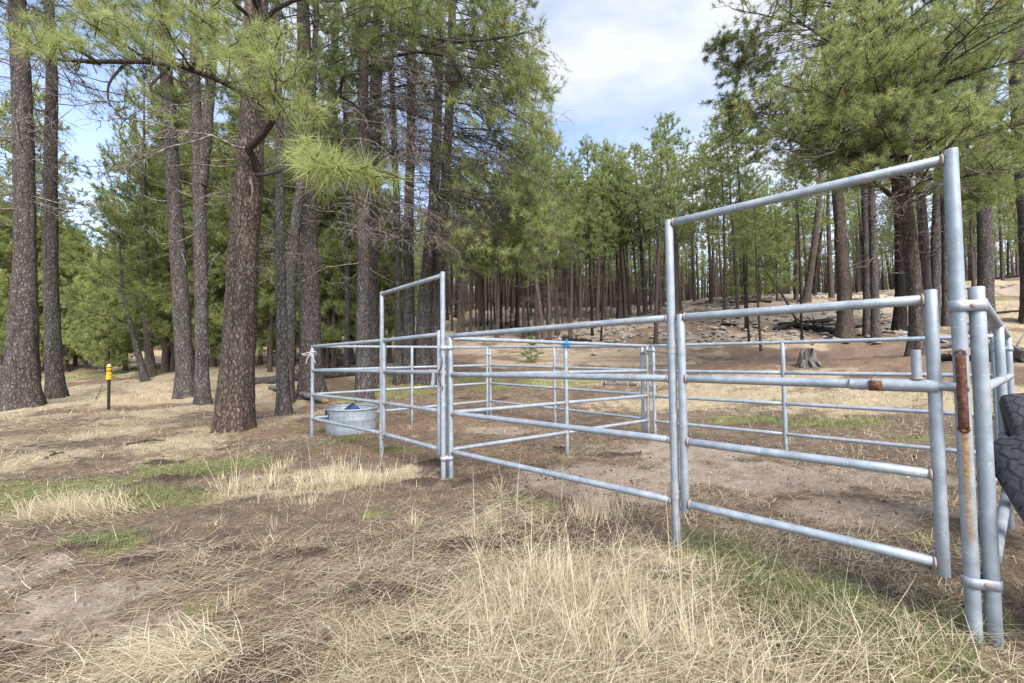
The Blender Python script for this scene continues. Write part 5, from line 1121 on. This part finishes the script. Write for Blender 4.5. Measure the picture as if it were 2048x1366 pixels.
# ---- the wood far behind: thin grey trunks and crowns that read as one mass
def far_wood():
    g = np.random.default_rng(5); n = 4600; a = g.uniform(-1.0, 1.04, n); Y = g.uniform(50, 130, n); X = np.tan(a) * Y; zb = zbase(X, Y); H = g.uniform(7, 15, n) * np.where(a > .1, .8, 1.0); s = np.linspace(0, 1, 4)
    ln = g.normal(size=(n, 2)) * .03
    Pth = np.stack([X[:, None] + ln[:, :1] * H[:, None] * s, Y[:, None] + ln[:, 1:] * H[:, None] * s, zb[:, None] - .1 + H[:, None] * s], -1); R = (g.uniform(.09, .2, n))[:, None] * (1 - .8 * s)
    V, F = tubes(Pth, R, 5)
    tag(link('far_wood', mesh_np('far_wood', V, [F], BARK_FAR)), 'hazy mass of thin grey trunks far behind the hillside', 'wood', kind='stuff')
    k = 8; idx = np.repeat(np.arange(n), k); f = g.uniform(.5, 1, n * k); rr = (1.02 - f) * 3.2 * np.sqrt(g.random(n * k)) + .2; th = g.random(n * k) * 6.28
    P_ = np.stack([X[idx] + ln[idx, 0] * H[idx] * f + np.cos(th) * rr, Y[idx] + np.sin(th) * rr, zb[idx] + H[idx] * f], 1)
    D = unit(np.stack([np.cos(th), np.sin(th), np.full(n * k, .5)], 1))
    me = needle_mesh('far_crowns', P_, D, np.full(n * k, .6), np.clip(g.normal(.5, .08, n)[idx] + g.normal(size=n * k) * .06, .15, 1), 10, .12, NEEDLE_FAR, g, (.9, .4), .1)
    tag(link('far_crowns', me), 'hazy green crowns of the wood far behind the hillside', 'wood', kind='stuff')
far_wood()
#PART4
# ------------------------------------------------------------ grass, litter, soil
LITTER = material('needle_litter', m_needle([(0, (.09, .05, .032)), (.35, (.20, .115, .065)), (.7, (.34, .21, .12)), (1, (.48, .36, .22))], .1))
CLOD = material('soil_clod', lambda t: P(t, t.ramp(t.noise(obj_co(t), 40, 4, .6), [(.3, (.04, .028, .023)), (.6, (.095, .068, .055)), (.8, (.17, .125, .10))]), .95, 0, None, .1))
_gg = np.random.default_rng(99)
def sector(n, r0, r1, amax=62):
    r = np.exp(_gg.uniform(math.log(r0), math.log(r1), n)); a = np.radians(_gg.uniform(-amax, amax, n)); return np.sin(a) * r, np.cos(a) * r, r
def grass_object(name, parts, mat, label, cat):
    Vs, Qs, Ts, As, n = [], [], [], [], 0
    for V, Q, T, A in parts: Vs.append(V); Qs.append(Q + n); Ts.append(T + n); As.append(A); n += len(V)
    me = mesh_np(name, np.concatenate(Vs), [np.concatenate(Qs), np.concatenate(Ts)], mat, {'tint': np.concatenate(As)}, smooth=False)
    return tag(link(name, me), label, cat, kind='stuff')
def put(x, y, L, Wd, az, tilt, bend, tint, lift=0.0, segs=3):
    return blades(np.stack([x, y, zfun(x, y) + lift], 1), L, Wd, az, tilt, bend, np.clip(tint, 0, 1), segs)
def lying(n, r0, r1, dens, L, tint, azm=None, lift=(.004, .03)):
    x, y, r = sector(n, r0, r1); k = _gg.random(n) < dens(x, y, r); x, y, r = x[k], y[k], r[k]; m = len(x)
    az = np.where(_gg.random(m) < .6, _gg.normal(azm if azm is not None else .45, .5, m) + np.pi * (_gg.random(m) < .5), _gg.uniform(0, 6.28, m))
    LL = _gg.uniform(*L, m); tilt = _gg.normal(1.45, .16, m); bend = _gg.normal(.12, .3, m)
    return put(x, y, LL, np.maximum(.0024, r * .00085) * _gg.uniform(.6, 1.4, m), az, tilt, bend + _gg.normal(0, .25, m), _gg.normal(tint, .24, m), _gg.uniform(*lift, m))
def d_lit(x, y, r):
    s, g, so, ne, ba, ro = masks(x, y); pat = np.clip((fbm(x * 1.1 + 9, y * 1.1, 61, 4) - .44) * 5, .06, 1)
    return np.clip(.95 * pat * (1 - .8 * so) * (1 - .6 * ba) * (1 - .8 * ro), .03, 1)
def d_need(x, y, r):
    s, g, so, ne, ba, ro = masks(x, y); return np.clip(.25 + .75 * ne + .5 * ba, 0, 1) * (1 - .6 * so) * (1 - .7 * ro)
straw_parts = [lying(150000, 1.2, 13, d_lit, (.03, .17), .57), lying(9000, 1.2, 4.5, d_lit, (.12, .34), .66)]
# upright straw: clumps
def clumps(n, r0, r1, mask, nb, hgt, rad, tint, spread=.45, accept=.35):
    x, y, r = sector(n * 6, r0, r1); s = mask(x, y); k = (s > accept) & (_gg.random(len(x)) < s); x, y = x[k][:n], y[k][:n]; P_ = []
    for X, Y in zip(x, y):
        m = int(_gg.integers(nb[0], nb[1])); a = _gg.uniform(0, 6.28, m); rr = np.abs(_gg.normal(0, rad, m)); bx, by = X + np.cos(a) * rr, Y + np.sin(a) * rr; h = _gg.uniform(.35, 1.0, m) * _gg.uniform(*hgt); d = math.hypot(X, Y)
        P_.append(put(bx, by, h, np.maximum(.0026, d * .0008) * _gg.uniform(.7, 1.2, m), a + _gg.normal(0, .7, m), np.abs(_gg.normal(.1, spread, m)), _gg.normal(.45, .5, m), _gg.normal(tint, .12, m), -.01, 4))
    return P_
sm = lambda x, y: straw_f(x, y, 5)
straw_parts += clumps(44, 1.5, 8, sm, (25, 60), (.08, .26), .07, .72, .65)
straw_parts += clumps(240, 1.3, 7.5, lambda x, y: np.clip(.3 + sm(x, y) - bare_f(x, y, 8), 0, 1), (12, 40), (.08, .2), .06, .62, .8, .15)
# tall stalks
def stalks(px, n, hgt):
    P_ = []
    for u, v, sp in px:
        h = hit(u, v); m = n; x = h[0] + _gg.normal(0, sp, m); y = h[1] + _gg.normal(0, sp * .6, m)
        P_.append(put(x, y, _gg.uniform(*hgt, m), np.full(m, .0036), _gg.uniform(0, 6.28, m), np.abs(_gg.normal(.2, .35, m)), _gg.normal(.5, .5, m), _gg.normal(.76, .1, m), 0, 5))
    return P_
straw_parts += stalks([(560, 985, .35), (640, 985, .35), (720, 985, .3), (480, 980, .25), (990, 1060, .2), (1100, 1120, .25), (1180, 1150, .25), (1290, 1180, .2), (1340, 1260, .25), (1420, 1300, .25), (1050, 1230, .2), (1220, 1250, .25), (1500, 1330, .2), (1250, 1060, .3), (560, 1000, .2), (1130, 1010, .2)], 13, (.22, .6))
def bunch(specs):
    P_ = []
    for u, v, n, rad, hgt in specs:
        h = hit(u, v); a = _gg.uniform(0, 6.28, n); rr = np.abs(_gg.normal(0, rad, n)); x = h[0] + np.cos(a) * rr; y = h[1] + np.sin(a) * rr
        P_.append(put(x, y, _gg.uniform(.3, 1, n) * hgt * .85, np.maximum(.0028, h[1] * .001) * _gg.uniform(.7, 1.3, n), a + _gg.normal(0, .6, n), np.clip(np.abs(_gg.normal(.12 + rr / rad * .3, .28, n)), 0, 1.5), _gg.normal(.7, .5, n), _gg.normal(.74, .13, n), -.01, 5))
    return P_
straw_parts += bunch([(1075, 1175, 150, .08, .42), (1120, 1210, 190, .09, .45), (1185, 1235, 170, .09, .40), (1040, 1255, 150, .08, .36), (1250, 1215, 110, .07, .40), (1300, 1310, 150, .09, .36), (1390, 1330, 130, .08, .34), (1150, 1310, 170, .09, .34), (985, 1320, 110, .08, .26), (1220, 1345, 140, .09, .28), (1000, 1190, 80, .06, .3), 
                      (540, 975, 130, .12, .34), (600, 985, 150, .12, .3), (665, 975, 170, .13, .36), (725, 975, 170, .12, .34), (690, 940, 120, .12, .34), (770, 960, 110, .1, .3), (470, 985, 110, .1, .28), (560, 945, 90, .12, .32), (620, 1010, 90, .1, .2), (830, 1060, 70, .07, .2), (1000, 990, 60, .06, .28), (960, 1120, 60, .06, .2)])
straw_parts += [lying(16000, 1.5, 3.6, lambda x, y, r: np.clip(sm(x, y) * 1.2, 0, 1), (.12, .4), .70, None, (.01, .09))]
straw_parts += stalks([(1670, 800, .9), (1800, 790, .7), (1420, 790, .8), (1250, 770, .8), (1560, 780, .8), (1750, 840, .6)], 90, (.2, .5))
# meadow straw farther off
x, y, r = sector(90000, 7.5, 42, 60); mk = masks(x, y); k = _gg.random(len(x)) < np.clip(mk[0] * 1.1 - .3 * mk[3] + .08, .02, 1) * (1 - mk[5]); x, y, r = x[k], y[k], r[k]; m = len(x)
straw_parts.append(put(x, y, _gg.uniform(.05, .2, m) * (.6 + r / 40), np.maximum(.003, r * .00085), _gg.uniform(0, 6.28, m), np.abs(_gg.normal(1.1, .4, m)), _gg.normal(.5, .4, m), _gg.normal(.54, .17, m), -.01, 2))
grass_object('dry_grass', straw_parts, STRAW, 'dry straw-coloured grass, standing and flattened, across the whole forest floor', 'dry grass')
grass_object('pine_needle_litter', [lying(70000, 1.2, 16, d_need, (.07, .2), .42, .2, (.003, .02))], LITTER, 'fallen reddish-brown pine needles strewn over the soil', 'pine needles')
x, y, r = sector(150000, 1.4, 34, 61); mk = masks(x, y); k = _gg.random(len(x)) < np.clip(mk[1] * .95, 0, .85) * (1 - mk[2] * .7) + .012; x, y, r = x[k], y[k], r[k]; m = len(x)
gp_ = [put(x, y, _gg.uniform(.03, .10, m) * (.9 + r / 22), np.maximum(.003, r * .0009), _gg.uniform(0, 6.28, m), np.abs(_gg.normal(.35, .35, m)), _gg.normal(.5, .3, m), _gg.normal(.5, .17, m), -.005, 2)]
for u, v, n, sp in [(1400, 1085, 260, .10), (1440, 1110, 330, .13), (1505, 1145, 420, .16), (1570, 1180, 330, .2), (1640, 1205, 380, .17), (1730, 1245, 300, .17), (1830, 1290, 260, .13), (1580, 1260, 220, .15), (1680, 1320, 240, .12), (1900, 1335, 200, .1), (1930, 1270, 160, .06), (1450, 1180, 160, .12), (420, 945, 500, .35), (330, 990, 500, .4), (130, 1000, 500, .5), (200, 1085, 420, .16), (770, 905, 260, .2), (690, 885, 260, .2), (1040, 1010, 120, .08), (1480, 925, 60, .04), (1510, 925, 50, .04), (1560, 845, 500, .5), (1700, 855, 500, .5)]:
    h = hit(u, v); x = h[0] + _gg.normal(0, sp, n); y = h[1] + _gg.normal(0, sp * .55, n)
    gp_.append(put(x, y, _gg.uniform(.04, .13, n), np.full(n, max(.0034, h[1] * .0009)), _gg.uniform(0, 6.28, n), np.abs(_gg.normal(.35, .35, n)), _gg.normal(.5, .3, n), _gg.normal(.5, .17, n), -.005, 2))
gp_ += clumps(60, 1.5, 9, lambda x, y: np.clip(.35 + green_f(x, y, 6) - bare_f(x, y, 8) * .2, 0, 1), (20, 50), (.06, .13), .04, .5, .5, .2)
grass_object('green_grass', gp_, GREEN, 'short fresh green grass growing in patches through the straw', 'green grass')
# distinct flattened tussocks
def tussock(u, v, label, n, sp, L, az, tilt, tint):
    h = hit(u, v); x = h[0] + _gg.normal(0, sp[0], n); y = h[1] + _gg.normal(0, sp[1], n); z = zfun(x, y)
    V, Q, T, A = blades(np.stack([x, y, z - .01 + np.abs(_gg.normal(0, .02, n))], 1) - h, _gg.uniform(.5, 1, n) * L, np.full(n, .0034), _gg.normal(az, .7, n), np.clip(_gg.normal(tilt, .25, n), 0, 1.6), _gg.normal(.5, .25, n), np.clip(_gg.normal(tint, .1, n), 0, 1), 4)
    tag(link('grass_tussock', mesh_np('grass_tussock', V, [Q, T], STRAW, {'tint': A}, smooth=False), None, h), label, 'grass tussock')
tussock(165, 1030, 'pale golden tussock combed flat, at left behind the bare wheel-worn soil', 1300, (.22, .10), .30, 3.5, 1.0, .74)
tussock(345, 1310, 'pale matted tussock lowest in the left foreground', 1000, (.14, .07), .22, 3.9, 1.15, .84)
tussock(742, 1295, 'small round straw tussock alone on dark soil near the bottom', 200, (.06, .05), .15, 3.6, .8, .64)
tussock(1190, 1035, 'low dry tussock under the bottom rail of the near panel', 320, (.1, .06), .2, 1.2, .6, .66)
# crumbs of soil and grit
def clods():
    base = unit(np.array([(1, 0, 0), (-1, 0, 0), (0, 1, 0), (0, -1, 0), (0, 0, 1), (0, 0, -1)], float)); f = np.array([(0, 2, 4), (2, 1, 4), (1, 3, 4), (3, 0, 4), (2, 0, 5), (1, 2, 5), (3, 1, 5), (0, 3, 5)])
    x, y, r = sector(42000, 1.2, 9); mk = masks(x, y); k = _gg.random(len(x)) < np.clip(mk[2] * 1.0 + mk[4] * .05 + .05, 0, 1); x, y, r = x[k], y[k], r[k]; n = len(x); s = np.minimum(np.exp(_gg.normal(math.log(.0055), .5, n)), .014) * (1 + r * .08)
    V = base[None] * s[:, None, None] * _gg.uniform(.5, 1.4, (n, 6, 3)) + np.stack([x, y, zfun(x, y) + s * .3], 1)[:, None]
    F = (f[None] + np.arange(n)[:, None, None] * 6).reshape(-1, 3)
    tag(link('soil_crumbs', mesh_np('soil_crumbs', V.reshape(-1, 3), [F], CLOD, smooth=False)), 'crumbs of dark soil and grit on the bare ground', 'soil', kind='stuff')
clods()
